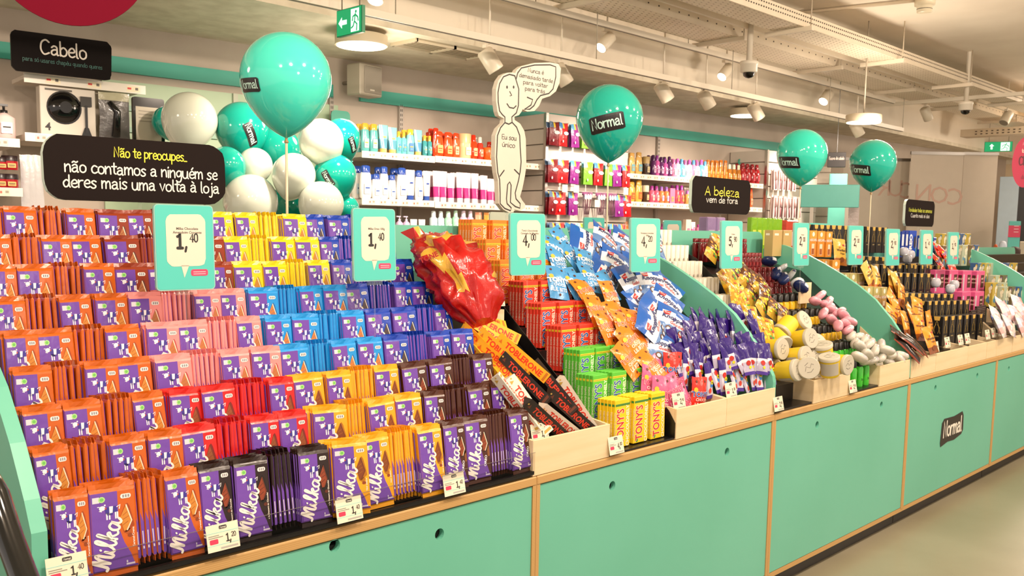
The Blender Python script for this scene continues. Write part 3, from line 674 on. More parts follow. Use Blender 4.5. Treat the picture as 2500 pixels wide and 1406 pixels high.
def bar_print(fl):
    mb=MB(); y=-BT/2-.0003; c,_,dk=FLAV[fl]
    xl=-.0365
    mb.pl([(xl,.0135),(.033,.0135),(.026,.035),(.016,.055),(.009,.078),(.008,.10),(.008,.1455),(xl,.1455)],y,PUR,'wrap')
    y-=.0002
    mb.rect(-.034,.129,-.0225,.139,y,'d9d3dd'); mb.ell(-.0185,.134,.0058,.0052,y-.0001,'a9d98a'); mb.ell(-.0185,.134,.0035,.003,y-.0002,'6fbf5c')
    mb.pl(rrect(.013,.131,.031,.139,.0035,3),y,'ece8e2'); 
    for k in range(3): mb.rect(.0165+k*.0045,.1325,.0195+k*.0045,.1375,y-.0001,'8f8a92')
    # cow
    mb.warp=lambda p:Vector(((p.x+.004)*1.28-.004,p.y,(p.z-.118)*1.22+.121))
    W_='f3f1f4'; Bl='3b2f8f'
    mb.pl([(-.012,.117),(.004,.1175),(.0045,.109),(-.011,.108)],y,Bl); mb.pl([(-.006,.1178),(-.001,.1176),(-.002,.1085),(-.006,.1085)],y-.0001,W_)
    for lx in(-.0105,-.007,.001,.0035): mb.rect(lx,.0995,lx+.0019,.109,y,W_)
    mb.ell(-.0152,.1165,.0042,.0034,y-.0001,W_); mb.rect(-.0215,.1185,-.0185,.1195,y,W_); mb.rect(-.0125,.1195,-.0105,.1215,y,W_); mb.pl([(-.020,.113),(-.0155,.1145),(-.016,.1115)],y-.0001,W_)
    mb.ribbon([(.004,.116),(.0085,.1185),(.007,.113)],.0012,y,W_); mb.pl([(-.0105,.109),(-.001,.109),(-.002,.1055),(-.009,.1055)],y,Bl); mb.rect(-.012,.1145,-.0095,.117,y-.0002,'b04a50')
    mb.warp=lambda p:Vector(((p.x-.033)*1.12+.034,p.y,(p.z-.1245)*1.12+.1225))
    # bite of biscuit
    q=BITES[fl]
    mb.pl([(.0125,.104),(.021,.122),(.0245,.1245),(.0275,.119),(.032,.098),(.0335,.0885),(.0225,.080),(.0175,.079)],y,dk)
    mb.pl([(.012,.103),(.0215,.121),(.0285,.096),(.021,.0825),(.017,.082)],y-.0001,q)
    mb.ribbon([(.0222,.1215),(.0295,.0965),(.0222,.0828)],.0019,y-.0002,'f0dcc0' if fl not in 'DGR' else '6a2c14')
    mb.ribbon([(.0165,.106),(.0235,.111)],.0006,y-.0002,dk); mb.ribbon([(.0145,.099),(.0255,.104)],.0006,y-.0002,dk); mb.ribbon([(.0155,.091),(.024,.096)],.0006,y-.0002,dk)
    mb.warp=None
    if fl in 'OGRBD': mb.ell(.024,.0735,.006,.0048,y,dk if fl!='O' else 'a8501c'); mb.ell(.0265,.066,.0045,.0035,y,'8a3c14' if fl!='D' else '5a2412')
    if fl=='K': mb.pl(rrect(.028,.060,.0355,.086,.002,2),y,'7d4a20'); sans(mb,'OREO',.0235,.050,.010,y-.0002,'f2f2f6',.02,rot=78)
    else: sans(mb,FTXT[fl],.0335,.062,.0052,y-.0002,'f4e9dc',.02,rot=90)
    mb.rect(.017,.0155,.032,.0185,y-.0003,'cfc6dc'); mb.rect(.0175,.0195,.020,.0235,y-.0003,'cfc6dc')
    logo(mb,y-.0004)
    return mb
BARM={k:bar_mesh(k).mesh('wrapper') for k in FLAV}; BARP={k:bar_print(k).mesh('printed_front') for k in FLAV}
def bar(M,fl,label,group,printed=True,sx=1):
    o=bpy.data.objects.new('chocolate_bar',BARM[fl]); COL.objects.link(o); o.matrix_local=M@Matrix.Diagonal((sx,1.08,1.13,1)); tag(o,label,'chocolate bar',group)
    if printed:
        p=bpy.data.objects.new('printed_front',BARP[fl]); COL.objects.link(p); p.parent=o
    return o
TIER=[
"O87-205 O205-322 Os324-400 O402-484 D484-564 D565-648 Ds650-718 D720-794 G806-886 G888-953 Gs955-1014 G1016-1074 K1076-1130 K1131-1189 Ks1190-1238 K1240-1290",
"O73-173 Os175-262 O263-352 O353-438 R439-525 Rs527-606 R607-676 R677-748 G760-846 Gs848-896 G898-963 G965-1029 K1030-1080 Ks1082-1138 K1140-1195 K1196-1241",
"O50-150 O152-246 Os248-329 O330-408 R409-489 R490-574 Rs576-650 R651-713 G720-793 G795-856 Gs858-914 G915-973 K978-1044 K1045-1103 Ks1105-1153 K1154-1202",
"O26-125 Os127-199 O200-284 O285-371 P373-468 Ps470-536 P537-607 P608-680 L681-750 Ls752-806 L807-868 L869-929 U935-996 Us998-1048 U1049-1095 U1096-1148",
"O3-88 O90-181 Os183-254 O255-340 P350-432 P434-508 Ps510-578 P580-640 L642-705 L706-772 Ls774-829 L830-886 U890-957 U960-1018 Us1020-1061 U1062-1105",
"O-25-60 Os62-144 O145-224 O226-305 P308-390 Ps392-465 P467-533 P534-598 L600-672 Ls674-728 L730-784 L785-843 U845-904 Us906-958 U959-1002 U1003-1055",
"O-38-36 O38-125 Os127-196 O197-274 B276-360 B362-440 Bs441-515 B516-560 Y566-638 Y640-699 Ys701-750 Y752-806 U808-858 Us860-908 U909-956 U957-1010",
"O-50-27 Os29-97 O98-172 O174-250 B254-340 Bs342-400 B401-470 B471-544 Y548-607 Ys609-658 Y660-717 Y718-777 U779-826 Us828-868 U869-915 U916-963",
"O-75-1 O3-84 Os86-155 O157-228 B232-308 B310-374 Bs376-440 B441-512 Y514-572 Y573-626 Ys628-684 Y686-745 U748-794 U796-848 Us850-888 U889-932"]
ROWN=['bottom row']+['%s row up'%ORD[i] for i in range(1,8)]+['top row']
sd={k:[] for k in FLAV}; TLT=9.0
def Mbar(x,y,z,yaw=0,lean=TLT,roll=0): return Matrix.Translation((x,y,z))@Matrix.Rotation(R_(yaw),4,'Z')@Matrix.Rotation(R_(-lean),4,'X')@Matrix.Rotation(R_(roll),4,'Y')
nbar=0
for k,row in enumerate(TIER):
    Yt=1.802+DY*k; zb=BZ+DZ*k-.0015*k
    dyb=BH*1.13*math.sin(R_(TLT)); nst=0
    for tok in row.split():
        fl=tok[0]; side=tok[1]=='s'; q=tok[2 if side else 1:]; neg=q.startswith('-'); a_,b_=q.lstrip('-').split('-'); a_=-int(a_) if neg else int(a_); b_=int(b_)
        x0=Xpx(a_,Yt,zb+.178); x1=Xpx(b_,Yt,zb+.178); cn=FLAV[fl][1]; nst+=1
        where='stack %s of the %s'%('',ROWN[k])
        if x0<.60: x0=.600
        rnd=random.Random(k*100+nst)
        pos='%s from left, %s'%(od(nst-1),ROWN[k])
        if side:
            n=max(4,round((x1-x0)/.0112)); pit=(x1-x0)/n
            for i in range(n):
                M=Matrix.Translation((x0+pit*(i+.5),Yt-dyb*.55+.042,zb))@Matrix.Rotation(R_(-TLT*.75),4,'X')@Matrix.Rotation(R_(rnd.uniform(-1.5,1.5)),4,'Y')@Matrix.Rotation(R_(90+rnd.uniform(-1.5,1.5)),4,'Z')
                bar(M,fl,'edge-on %s chocolate bar, %s in stack, %s'%(cn,od(i),pos),'edge-on %s bars'%cn,printed=False); nbar+=1
        else:
            w_=x1-x0; sx=min(1.14,max(.82,(w_*.985)/BW)); n=4 if rnd.random()<.4 else 5
            tiltr=rnd.uniform(-1.2,1.2); ins=rnd.choice((0,0,0,.004,.008)); dz0=0
            slumped=(k==0 and fl=='G' and nst==9) or (k==1 and fl=='G' and nst==9)
            for i in range(n):
                M=Mbar((x0+x1)/2+rnd.uniform(-.0015,.0015)-(i*.004 if slumped else 0),Yt-dyb+ins+i*.0094,zb+dz0-i*.0006+rnd.uniform(-.001,.0015),yaw=rnd.uniform(-2,2)+(-14 if slumped else 0),roll=tiltr+rnd.uniform(-.8,.8))
                if i==0:
                    bar(M,fl,'%s and purple chocolate bar, front of stack %s'%(cn,pos),'front-facing %s bars'%cn,sx=sx); nbar+=1
                elif i==1 and k<3:
                    bar(M,fl,'%s chocolate bar behind the front one, stack %s'%(cn,pos),'second %s bars of their stacks'%cn,sx=sx,printed=False); nbar+=1
                else: sd[fl].append(M@Matrix.Diagonal((sx,1.08,1.13,1)))
for fl,Ms in sd.items():
    me=BARM[fl]; V=np.array([v.co[:] for v in me.vertices]); P=[tuple(p.vertices) for p in me.polygons]
    colr=np.zeros(len(me.loops)*4,'f'); me.color_attributes['Col'].data.foreach_get('color',colr)
    vs=[];fs=[]
    for j,M in enumerate(Ms):
        A=np.array(M); vs.append(V@A[:3,:3].T+A[:3,3]); fs+= [tuple(i+j*len(V) for i in p) for p in P]
    m2=bpy.data.meshes.new('spare_bars'); m2.from_pydata(np.concatenate(vs).tolist(),[],fs); m2.materials.append(MATS['wrap'])
    at=m2.color_attributes.new('Col','FLOAT_COLOR','CORNER'); at.data.foreach_set('color',np.tile(colr,len(Ms)))
    o=bpy.data.objects.new('spare_chocolate_bars',m2); COL.objects.link(o); tag(o,'further %s chocolate bars packed behind the front bars of each stack'%FLAV[fl][1],'chocolate bars',kind='stuff')
print('BARS',nbar)
# ================================================================ SHELF PRICE CARDS AND STANDING PRICE FRAMES
def money(mb,big,small,cx,z,s,y,col='2b2925'):
    hand(mb,big+',',cx-.12*s,z,s*.80,y,col,wt=1.2,wig=0); hand(mb,small,cx+.46*s,z+.36*s,s*.46,y,col,wt=1.1,wig=0)
def price_card(px,py0,py1,Y,big,small,label,wd=.073,lean=-12,yaw=0):
    p=onY(px,py1,Y); h=.056
    t=thing('price_card',label,'price card',TR(p.x,p.y,p.z,yaw,lean),'small shelf price cards')
    b=MB(); b.box((0,0,h/2),(wd,.0012,h),'eae0c8','paper'); b.build('card',t)
    b=MB(); y=-.0009
    for z in (h*.68,h*.22): b.rect(-wd/2,z,wd/2,z+.0012,y,'8fd8cf')
    for r_ in range(2): b.rect(-wd*.45,h*(.5+.07*r_),-wd*.45+wd*(.45-.12*r_),h*(.5+.07*r_)+.0016,y,'8a8478')
    b.pl(rrect(-wd*.42,h*.28,-wd*.16,h*.46,.002,2),y,'d8385a'); b.pl(rrect(-wd*.10,h*.80,wd*.14,h*.93,.002,2),y,'25211f'); hand(b,'Normal',wd*.02,h*.83,.0042,y-.0001,'eee8dc')
    b.rect(-wd*.1,h*.06,wd*.44,h*.13,y,'b0aca4'); money(b,big,small,wd*.2,h*.30,.021,y-.0001)
    b.build('print',t); return t
for a in [(168,1350,1428,1.745,'1','40','price card under the leftmost caramel bars'),(548,1270,1342,1.75,'1','20','price card below the black wrapped bars'),(856,1208,1272,1.752,'1','40','price card below the amber wrapped bars'),(1112,1155,1207,1.754,'1','40','price card below the brown wrapped bars'),
  (1321,1030,1080,1.79,'1','40','price card among the triangular boxes'),(1507,1062,1108,1.756,'4','00','price card below the yellow wrapped bars'),(1660,965,998,1.79,'2','90','price card before the pink snack bags'),(1787,930,970,1.79,'1','80','price card before the purple candy sticks'),
  (1903,965,1003,1.757,'2','90','price card in the empty black slot'),(2000,888,922,1.785,'1','90','price card among the yellow tubs'),(2084,925,958,1.757,'2','00','price card below the green deodorants'),(2148,865,892,1.785,'1','60','price card before the white soaps'),
  (2287,835,860,1.785,'2','90','price card before the toffee bags'),(2315,820,848,1.785,'2','90','price card under the leftmost black coffee boxes'),(2347,815,842,1.785,'2','90','price card under the middle black coffee boxes'),(2364,812,838,1.785,'2','90','price card under the right black coffee boxes'),
  (2413,800,828,1.785,'1','90','price card before the dark chocolate slabs'),(2428,798,823,1.785,'1','90','price card left of the marshmallow bags'),(2442,795,820,1.785,'1','90','price card before the marshmallow bags'),(2475,790,812,1.785,'1','90','price card near the right picture edge'),
  (1214,705,748,2.15,'1','80','pale price card on the birch board behind the giant foil bag')]: price_card(*a)
def price_frame(pl,pr,pt,big,small,lines,label,Y=2.12,back=False,h=.205,pole=.2):
    a=onY(pl,pt,Y); c=onY(pr,pt,Y); w_=.148 if not back else c.x-a.x; x=(a.x+c.x)/2; w_=(c.x-a.x)
    t=thing('price_sign',label,'price sign',TR(x,Y,a.z-h,0,-2),'standing teal price frames')
    b=MB(); b.prism(rrect(-w_/2,0,w_/2,h,.010,3),-.004,.004,'8fc4b8',fin='gloss'); b.build('clear_frame',t)
    b=MB(); y=-.0045; b.pl(rrect(-w_/2+.0025,.003,w_/2-.0025,h-.0025,.008,3),y,'52c2b6','satin'); e=w_/.150
    b.pl([(p[0]*e,p[1]) for p in rrect(-.048,.058,.052,.182,.018,4,.0012,3)],y-.0004,'dfd3c0','satin'); b.pl([(-.012*e,.06),(.008*e,.06),(-.005*e,.030)],y-.0004,'dfd3c0','satin')
    b.pl([(p[0]*e,p[1]) for p in rrect(.012,.034,.056,.050,.005,2)],y-.0005,'e04468','satin')
    for q in range(2): b.rect(.018*e,.038+.005*q,.050*e,.0395+.005*q,y-.0008,'f8c8d0')
    for q,l_ in enumerate(lines): sans(b,l_,.006*e,.145-.009*q,.0085,y-.0008,'55504a',.012,sx=e)
    V=.1; sq=lambda c_:(lambda p:(c_+(p[0]-c_)*e*.95,p[1])); hand(b,big,-.014*e,V,.036,y-.0008,'2a2826',wt=1.6,wig=0,M2=sq(-.014*e)); hand(b,',',.0015*e,V,.030,y-.0008,'2a2826',wt=1.5,wig=0,M2=sq(.0015*e)); hand(b,small,.022*e,V+.016,.020,y-.0008,'2a2826',wt=1.25,wig=0,M2=sq(.022*e))
    b.build('printed_sheet',t)
    b=MB(); b.tube([(0,.002,.0),(0,.002,-pole)],.0028,'c8ccc4','clear'); b.box((0,.001,-.004),(.05,.008,.014),'e4f0ea','clear'); b.build('clear_pole',t)
for a in [(376,521,497,'1','40',('Milka Chocolate','Amendoim Crocante'),'teal price frame reading 1,40 in front of the rust brown bars'),(862,966,507,'1','40',('Milka Oreo 100g',),'teal price frame reading 1,40 left of the giant red foil bag'),(1247,1333,519,'4','00',("Tony's Chocolonely",'Caramelo Sal Marinho'),'teal price frame reading 4,00 over the orange wrapped bars'),
 (1542,1614,531,'4','20',('Knoppers Goodies','180g'),'teal price frame reading 4,20 among the blue snack bags'),(1763,1815,538,'5','90',('Lorem Beleza','Creme'),'teal price frame reading 5,90 before the dark red bottles')]:
    if a[3]=='5': a=a[:5]+(('Creme',),)+a[6:]
    price_frame(*a,pole=.27)
for a in [(1941,1978,543,'2','00',('Nescafe',),'teal price frame reading 2,00 left of the orange coffee cartons'),(2074,2110,550,'2','00',('Werther',),'teal price frame reading 2,00 right of the gold toffee bag'),(2166,2199,558,'2','90',('Cafe',),'teal price frame reading 2,90 over the black coffee boxes'),(2250,2280,561,'1','40',('Oreo',),'teal price frame reading 1,40 right of the blue cookie pack'),(2317,2343,566,'1','90',('Cha',),'farthest teal price frame, left of the pale patterned boxes')]:
    price_frame(*a,pole=.27)
for a in [(1427,1477,530,'teal price frame seen beyond the back board, left one'),(1622,1665,537,'teal price frame seen beyond the back board, right one')]:
    price_frame(a[0],a[1],a[2],'2','00',(),a[3],Y=3.15)
price_frame(1978,2022,544,'2','00',(),'pale price frame with pink bubble beyond the far counter',Y=3.3)
# blank pale card standing behind the orange bars
p=onY(1228,518,2.9); t=MB(); t.prism(rrect(-.08,-.14,.08,0,.012,3),0,.006,'c9cbb8',fin='satin'); t.tube([(0,.003,-.13),(0,.003,1.15-p.z)],.003,'d0d4cc','clear'); tag(t.build('blank_price_sign',M=TR(p.x,p.y,p.z)),'pale blank back of a price frame left of the 4,00 sign','price sign')
# ================================================================ TALKING BOARDS
def board(pl,pr,pt,pb,Y,lines,label,yaw=0,seed=1,pole=True,th=.02,r=.045,wob=.002,lean=0,name='slogan_board'):
    a=onY(pl,(pt+pb)/2,Y); c=onY(pr,(pt+pb)/2,Y); top=onY((pl+pr)/2,pt,Y).z; bot=onY((pl+pr)/2,pb,Y).z
    w_=(c.x-a.x)/math.cos(R_(yaw)) ; h=top-bot; x=(a.x+c.x)/2
    t=thing(name,label,'sign',TR(x,Y,bot,yaw,lean),None)
    b=MB(); b.prism(rrect(-w_/2,0,w_/2,h,min(r,h*.3),5,wob,seed),0,.002,'201816',fin='chalk'); b.build('printed_face',t)
    b=MB(); b.prism(rrect(-w_/2,0,w_/2,h,min(r,h*.3),5,wob,seed),.0022,th,'ddeee2',fin='satin'); b.build('foam_core',t)
    b=MB()
    for (tx,cx,z,s,col,wf) in lines:
        tot=sum(strokes(q)[0] for q in tx)*s*h/8; k=wf*w_/tot; hand(b,tx,cx*w_,z*h,s*h,-.0012,col,wt=1.0,M2=lambda p,k=k,c=cx*w_:(c+(p[0]-c)*k,p[1]))
    if lines: b.build('lettering',t)
    if pole:
        b=MB(); b.tube([(0,th/2,.001),(0,th/2,-max(.02,bot-1.30))],.006,'d0d8d0','clear'); b.build('clear_pole',t)
    return t
board(106,550,340,492,2.62,[('Não te preocupes_',.06,.70,.155,'e6df3e',.41),('não contamos a ninguém se',.025,.42,.185,'efe9e0',.85),('deres mais uma volta à loja',.025,.19,.185,'efe9e0',.87)],'big black slogan board with yellow and white handwriting above the caramel bars',yaw=0,seed=4,r=.055)
board(1690,1832,434,522,2.62,[('A beleza',0,.50,.24,'e3dc4a',.60),('vem de fora',0,.30,.17,'efe9e0',.55)],'black slogan board reading A beleza above the dark red bottles',seed=5,r=.04)
board(2211,2281,489,553,2.62,[('Novidades todas as semanas',0,.55,.14,'d9e04a',.82),('Cuanto mais ai das',0,.34,.14,'e4e2dc',.66)],'small black slogan board in front of the grey banner stands',seed=6,r=.04)
# ================================================================ BAY 2: WRAPPED BARS, TRIANGULAR BOXES, SNACK BAGS
SL=DZ/DY; PN=Vector((0,-SL,1)).normalized()
def prof(px,py,off=0.0):
    """where a pixel's ray meets the sloping front of the heaped goods"""
    p=onPlane(px,py,Vector((0,1.80,.93))+PN*off,PN)
    if p.z<.90: p=onY(px,py,1.79-off)
    return p
def big_bar(cb,ctxt,cband,ctxt2,out):
    mb=MB(); w_,h,t=.077,.156,.0135; dk=cb
    mb.box((0,0,h/2),(w_,t,h),cb,'paper',b=.0018)
    y=-t/2-.0003
    mb.rect(-w_/2+.002,h-.021,w_/2-.002,h-.0135,y,cband,'paper')
    for k in range(9): mb.rect(-w_/2+.005+k*.0078,h-.0185,-w_/2+.0095+k*.0078,h-.0165,y-.0002,'6b5a1e')
    sans(mb,"TONY'S",.006,.068,.050,y-.0003,out,.05,rot=90,sx=.68); sans(mb,"TONY'S",.006,.068,.050,y-.0006,ctxt,.02,rot=90,sx=.68)
    sans(mb,'CHOCOLONELY',.0325,.068,.0205,y-.0003,ctxt2,.03,rot=90,sx=.88)
    mb.ell(-.02,.010,.006,.006,y-.0002,cband); 
    for sg in(-1,1):
        M0=mb.M; mb.M=M0@Matrix.Rotation(R_(90*sg),4,'Z')
        sans(mb,'TONYS CHOCOLONELY',.0035 if sg>0 else .0035,.068,.0095,-w_/2-.0004,ctxt2,.03,rot=-90,sx=.95); mb.rect(-t/2+.002,h-.021,t/2-.002,h-.0135,-w_/2-.0003,cband); mb.M=M0
    return mb
TC={'Y':big_bar('f3cc18','cf2f25','3c8f3c','f5ead0','f7ecd2').mesh('wrapper'),'G':big_bar('5cc23c','2a58a8','e0d234','eef2d8','f0f2e0').mesh('wrapper'),
    'R':big_bar('e03a26','2a58a8','ecc42c','f4dcc8','f2e4d8').mesh('wrapper'),'N':big_bar('f2801f','dc3a24','f5c22c','f8dcb8','f8dcc0').mesh('wrapper')}
TN={'Y':'yellow','G':'green','R':'red','N':'orange'}
for k,(c,xl,xr) in enumerate([('Y',1499,1630),('G',1443,1580),('G',1414,1530),('R',1367,1495),('R',1316,1449),('R',1274,1402),('N',1217,1355),('N',1181,1320),('N',1145,1292)]):
    Y=1.80+DY*k; zb=.757+.0716*k; x0=Xpx(xl,Y,zb+.155); x1=Xpx(xr,Y,zb+.155); w_=(x1-x0)/3
    for j in range(3):
        rn=random.Random(k*9+j); lo=rn.uniform(-.3,1.2)
        for i in range(5):
            M=TR(x0+w_*(j+.5)+rn.uniform(-.0008,.0008)-.0015*i,Y+i*.0139+.007,zb+rn.uniform(0,.0012),rn.uniform(-.7,.7),-lo,0,s=(min(1.0,w_/.0775),1,1))
            o=bpy.data.objects.new('wrapped_bar',TC[c]); COL.objects.link(o); o.matrix_local=M
            tag(o,'%s wrapped chocolate bar, %s from front, %s column, %s'%(TN[c],od(i),['left','middle','right'][j],('tier %s from the bottom'%od(k)) if k else 'bottom tier'),'chocolate bar','%s wrapped bars in columns'%TN[c])
def tri_box(cb,ct,ce,tl):
    mb=MB(); L_,a=.205,.036; h=a*.866; r=[(0,-a/2,0),(0,a/2,0),(0,0,h)]; v=r+[(L_,p[1],p[2]) for p in r]
    mb.add(v,[(0,1,4,3),(1,2,5,4),(2,0,3,5),(2,1,0),(3,4,5)],[cb,cb,cb,ce,ce],'paper')
    for sg in (-1,1):   # lettering on the two upper faces
        M0=mb.M
        if sg<0: R3=Matrix(((1,0,0,0),(0,.866,.5,-a/2),(0,-.5,.866,0),(0,0,0,1)))
        else: R3=Matrix(((-1,0,0,L_),(0,-.866,-.5,a/2),(0,-.5,.866,0),(0,0,0,1)))
        mb.M=M0@R3
        sans(mb,'TOBLERONE',L_*.53,.0075,.026,-.0004,ct,.035,sx=1.0); mb.pl([(.010,.009),(.022,.009),(.016,.022)],-.0004,tl); mb.rect(L_*.93,.004,L_*.97,a*.9,-.0004,tl)
        mb.ell(.006,.018,.003,.003,-.0006,'d9b45a'); mb.M=M0
    return mb
TB={'y':tri_box('f0b022','d8341f','d8a02a','c8731c').mesh('carton'),'k':tri_box('2b2524','e2452f','1c1817','6b3a2a').mesh('carton'),'w':tri_box('ece2d0','df3a26','d8d0c0','c9a24a').mesh('carton')}
def spanM(p0,p1,roll=0,up=(0,0,1)):
    X=(p1-p0).normalized(); Yv=Vector(up).cross(X); 
    if Yv.length<.05: Yv=Vector((0,1,0)).cross(X)
    Yv.normalize(); Z=X.cross(Yv)
    M=Matrix(((X.x,Yv.x,Z.x,p0.x),(X.y,Yv.y,Z.y,p0.y),(X.z,Yv.z,Z.z,p0.z),(0,0,0,1)))
    return M@Matrix.Rotation(R_(roll),4,'X')
TL=[('y',1186,800,1262,838,-.02,-20),('y',1150,782,1232,805,-.02,-60),('y',1168,832,1240,905,-.035,30),('y',1188,828,1285,920,-.012,15),('y',1228,838,1335,930,-.015,10),('y',1196,862,1262,950,-.04,0),('y',1150,842,1222,925,-.045,40),
 ('y',1160,806,1250,866,-.03,-40),('y',1205,870,1292,938,-.03,20),('k',1262,908,1338,985,-.01,15),('k',1328,918,1402,1010,-.03,10),('k',1300,926,1438,1050,.008,15),('w',1366,932,1446,1052,-.012,15),
 ('w',1282,968,1412,1070,.004,15),('w',1258,960,1330,1062,-.018,-25),('w',1262,985,1312,1050,-.03,40),('k',1300,1000,1372,1065,-.02,20)]
TNM={'y':'yellow','k':'black','w':'white'}
for i,(c,ax,ay,bx,by,off,rl) in enumerate(TL):
    p0=prof(ax,ay,off); p1=prof(bx,by,off)
    if p1.z<.79: p1.z=.79; 
    if by>1000: p1=onY(bx,by,1.805); p0=prof(ax,ay,off+.015)
    dd=(p1-p0).normalized(); p0=p1-dd*.205
    o=bpy.data.objects.new('triangular_carton',TB[c]); COL.objects.link(o); o.matrix_local=spanM(p0,p0+(p1-p0).normalized()*.205,rl,PN)
    n=[q[0] for q in TL[:i+1]].count(c)-1
    tag(o,'%s triangular chocolate box, %s of the %s ones in the birch bin, counted downwards'%(TNM[c],od(n),TNM[c]),'chocolate box','triangular chocolate boxes')
# giant crumpled foil bag
def foil_bag():
    rnd=random.Random(5); mb=MB(); nu,nv=40,44
    A=prof(1046,596,.01); B_=prof(1180,790,.0); ax=(B_-A); side=PN.cross(ax.normalized())
    from mathutils import noise
    V=[]
    for i in range(nu+1):
        u=i/nu; c=A+ax*u+PN*(.055*math.sin(math.pi*min(1,u)))-side*(.02*math.sin(math.pi*u))
        wd=.028+.112*math.sin(math.pi*min(.96,u*.74+.16))**.8*(1 if u<.86 else 1-(u-.86)*4)
        for j in range(nv):
            t=6.28318*j/nv; q=Vector((math.cos(t)*1.5,math.sin(t)*1.5,u*1.7))
            n1=noise.noise(q*1.7); n2=abs(noise.noise(q*2.5+Vector((5,1,2)))); n3=abs(noise.noise(q*5+Vector((1,9,4))))
            r=1+.26*n1-.62*n2-.16*n3
            V.append(c+side*(wd*r*math.cos(t))+PN*(wd*.66*r*math.sin(t)))
    F=[];C=[]
    for i in range(nu):
        for j in range(nv):
            a,b_,c,d=i*nv+j,i*nv+(j+1)%nv,(i+1)*nv+(j+1)%nv,(i+1)*nv+j; th=(j/nv*360+ (i/nu)*40)%360
            col='b31410'
            if th<42 or th>322: col='dba83a'
            if 5<i<11 and 20<th<150: col='dba83a'
            if 150<th<172 and 12<i<32: col='dba83a'
            F.append((a,b_,c,d)); C.append(col)
    mb.add(V,F,C,'film',True); mb.add(V[:nv],[tuple(range(nv))],'dba83a','film'); mb.add(V[-nv:],[tuple(range(nv))],'b31410','film')
    tp=[A+side*(s*.05)+PN*(.012*rnd.uniform(-1,1)) for s in (-1,-.5,0,.5,1)]; tq=[p-ax.normalized()*(.045+rnd.uniform(-.02,.02))+PN*rnd.uniform(-.01,.03)-side*.03 for p in tp]
    mb.add(tp+tq,[(i,i+1,i+6,i+5) for i in range(4)],['b31410','dba83a','b31410','dba83a'],'film')
    t=thing('giant_foil_bag','giant crumpled red and gold foil bag lying beside the dark blue bars','foil bag',Matrix())
    mb.build('foil_wrapper',t)
    pr=MB()
    toc=(CAM-(A+ax*.5)).normalized()
    for (u,jj,s,rot,tx) in ((.5,None,.022,15,'TONE'),):
        i=int(u*nu); row=V[i*nv:(i+1)*nv]; c=sum(row,Vector())/nv
        dirn=(toc+side*(jj or 0)).normalized(); k=max(range(nv),key=lambda q:(row[q]-c).dot(dirn)); p=row[k]+toc*.004
        Xd=(-side.cross(toc)).cross(toc).normalized()
        Xd=Matrix.Rotation(R_(rot+8),3,toc)@(side-toc*side.dot(toc)).normalized()*(1 if (side-toc*side.dot(toc)).dot(Vector((1,-1,0)))>0 else -1); Zd=toc.cross(Xd)*1.0
        pr.M=Matrix(((Xd.x,-toc.x,Zd.x,p.x),(Xd.y,-toc.y,Zd.y,p.y),(Xd.z,-toc.z,Zd.z,p.z),(0,0,0,1)))
        def wp(q,i=i): return q
        sans(pr,tx,0,0,s,0,'a81410',.04)
    tag(pr.build('printed_letters',t),kind='stuff')
foil_bag()
# soft bags ------------------------------------------------------
def pouch(w_,h,t,colfn,dec=None,seed=0,nx=8,nz=12,fin='film',wr=.18,crimp=.06):
    rnd=random.Random(seed); mb=MB(); ph=[rnd.uniform(0,6.28) for _ in range(6)]
    def T(u,v):
        a=max(0,math.sin(math.pi*min(1,max(0,u))))**.55; vv=(v-crimp)/(1-2*crimp)
        b_=max(0,math.sin(math.pi*min(1,max(0,vv))))**.6 if 0<vv<1 else 0
        n=1+wr*(math.sin(5*u+7*v+ph[0])*.6+math.sin(11*u-4*v+ph[1])*.4+.5*math.sin(17*v+3*u+ph[2])*(1-b_*.6))
        return t/2*(a*b_*n)+.0008
    Fv=[];Bv=[]
    for j in range(nz+1):
        for i in range(nx+1):
            u,v=i/nx,j/nz; wx=w_*(1-.05*math.sin(math.pi*v)); x=(u-.5)*wx+.0012*math.sin(9*v+ph[3]); z=v*h+.002*math.sin(6*u+ph[4])*(1 if v>.9 else 0)
            q=T(u,v); bow=.0
            Fv.append((x,-q-bow,z)); Bv.append((x,q*.8-bow,z))
    F=[];C=[]
    for j in range(nz):
        for i in range(nx):
            a=j*(nx+1)+i; F.append((a,a+1,a+nx+2,a+nx+1)); C.append(colfn((i+.5)/nx,(j+.5)/nz))
    mb.add(Fv,F,C,fin,True); back=colfn(.02,.5); mb.add(Bv,[f[::-1] for f in F],[c if k%nx in(0,) else back for k,c in enumerate(C)],fin,True)
    if dec:
        def wp(p):
            u=p.x/w_+.5; v=p.z/h; return Vector((p.x,-T(min(1,max(0,u)),min(1,max(0,v)))+p.y-.0012,p.z))
        mb.warp=wp; dec(mb); mb.warp=None
    return mb
def d_tony(tc,oc,sp):
    def f(mb):
        sans(mb,"TONY'S",0,.064,.026,-.0004,oc,.07,sx=1.0); sans(mb,"TONY'S",0,.064,.026,-.0008,tc,.03,sx=1.0)
        sans(mb,'CHOCO',0,.048,.015,-.0005,oc,.03); sans(mb,'LIL BITS',0,.028,.019,-.0005,oc,.03)
        for dx,dz in ((-.025,.118),(.028,.12),(.0,.016)): mb.ell(dx,dz,.005,.005,-.0004,'5a2a18')
        mb.ell(-.03,.088,.009,.009,-.0006,sp)
    return f
def cf_band(c,b): return lambda u,v: b if .80<v<.86 else c
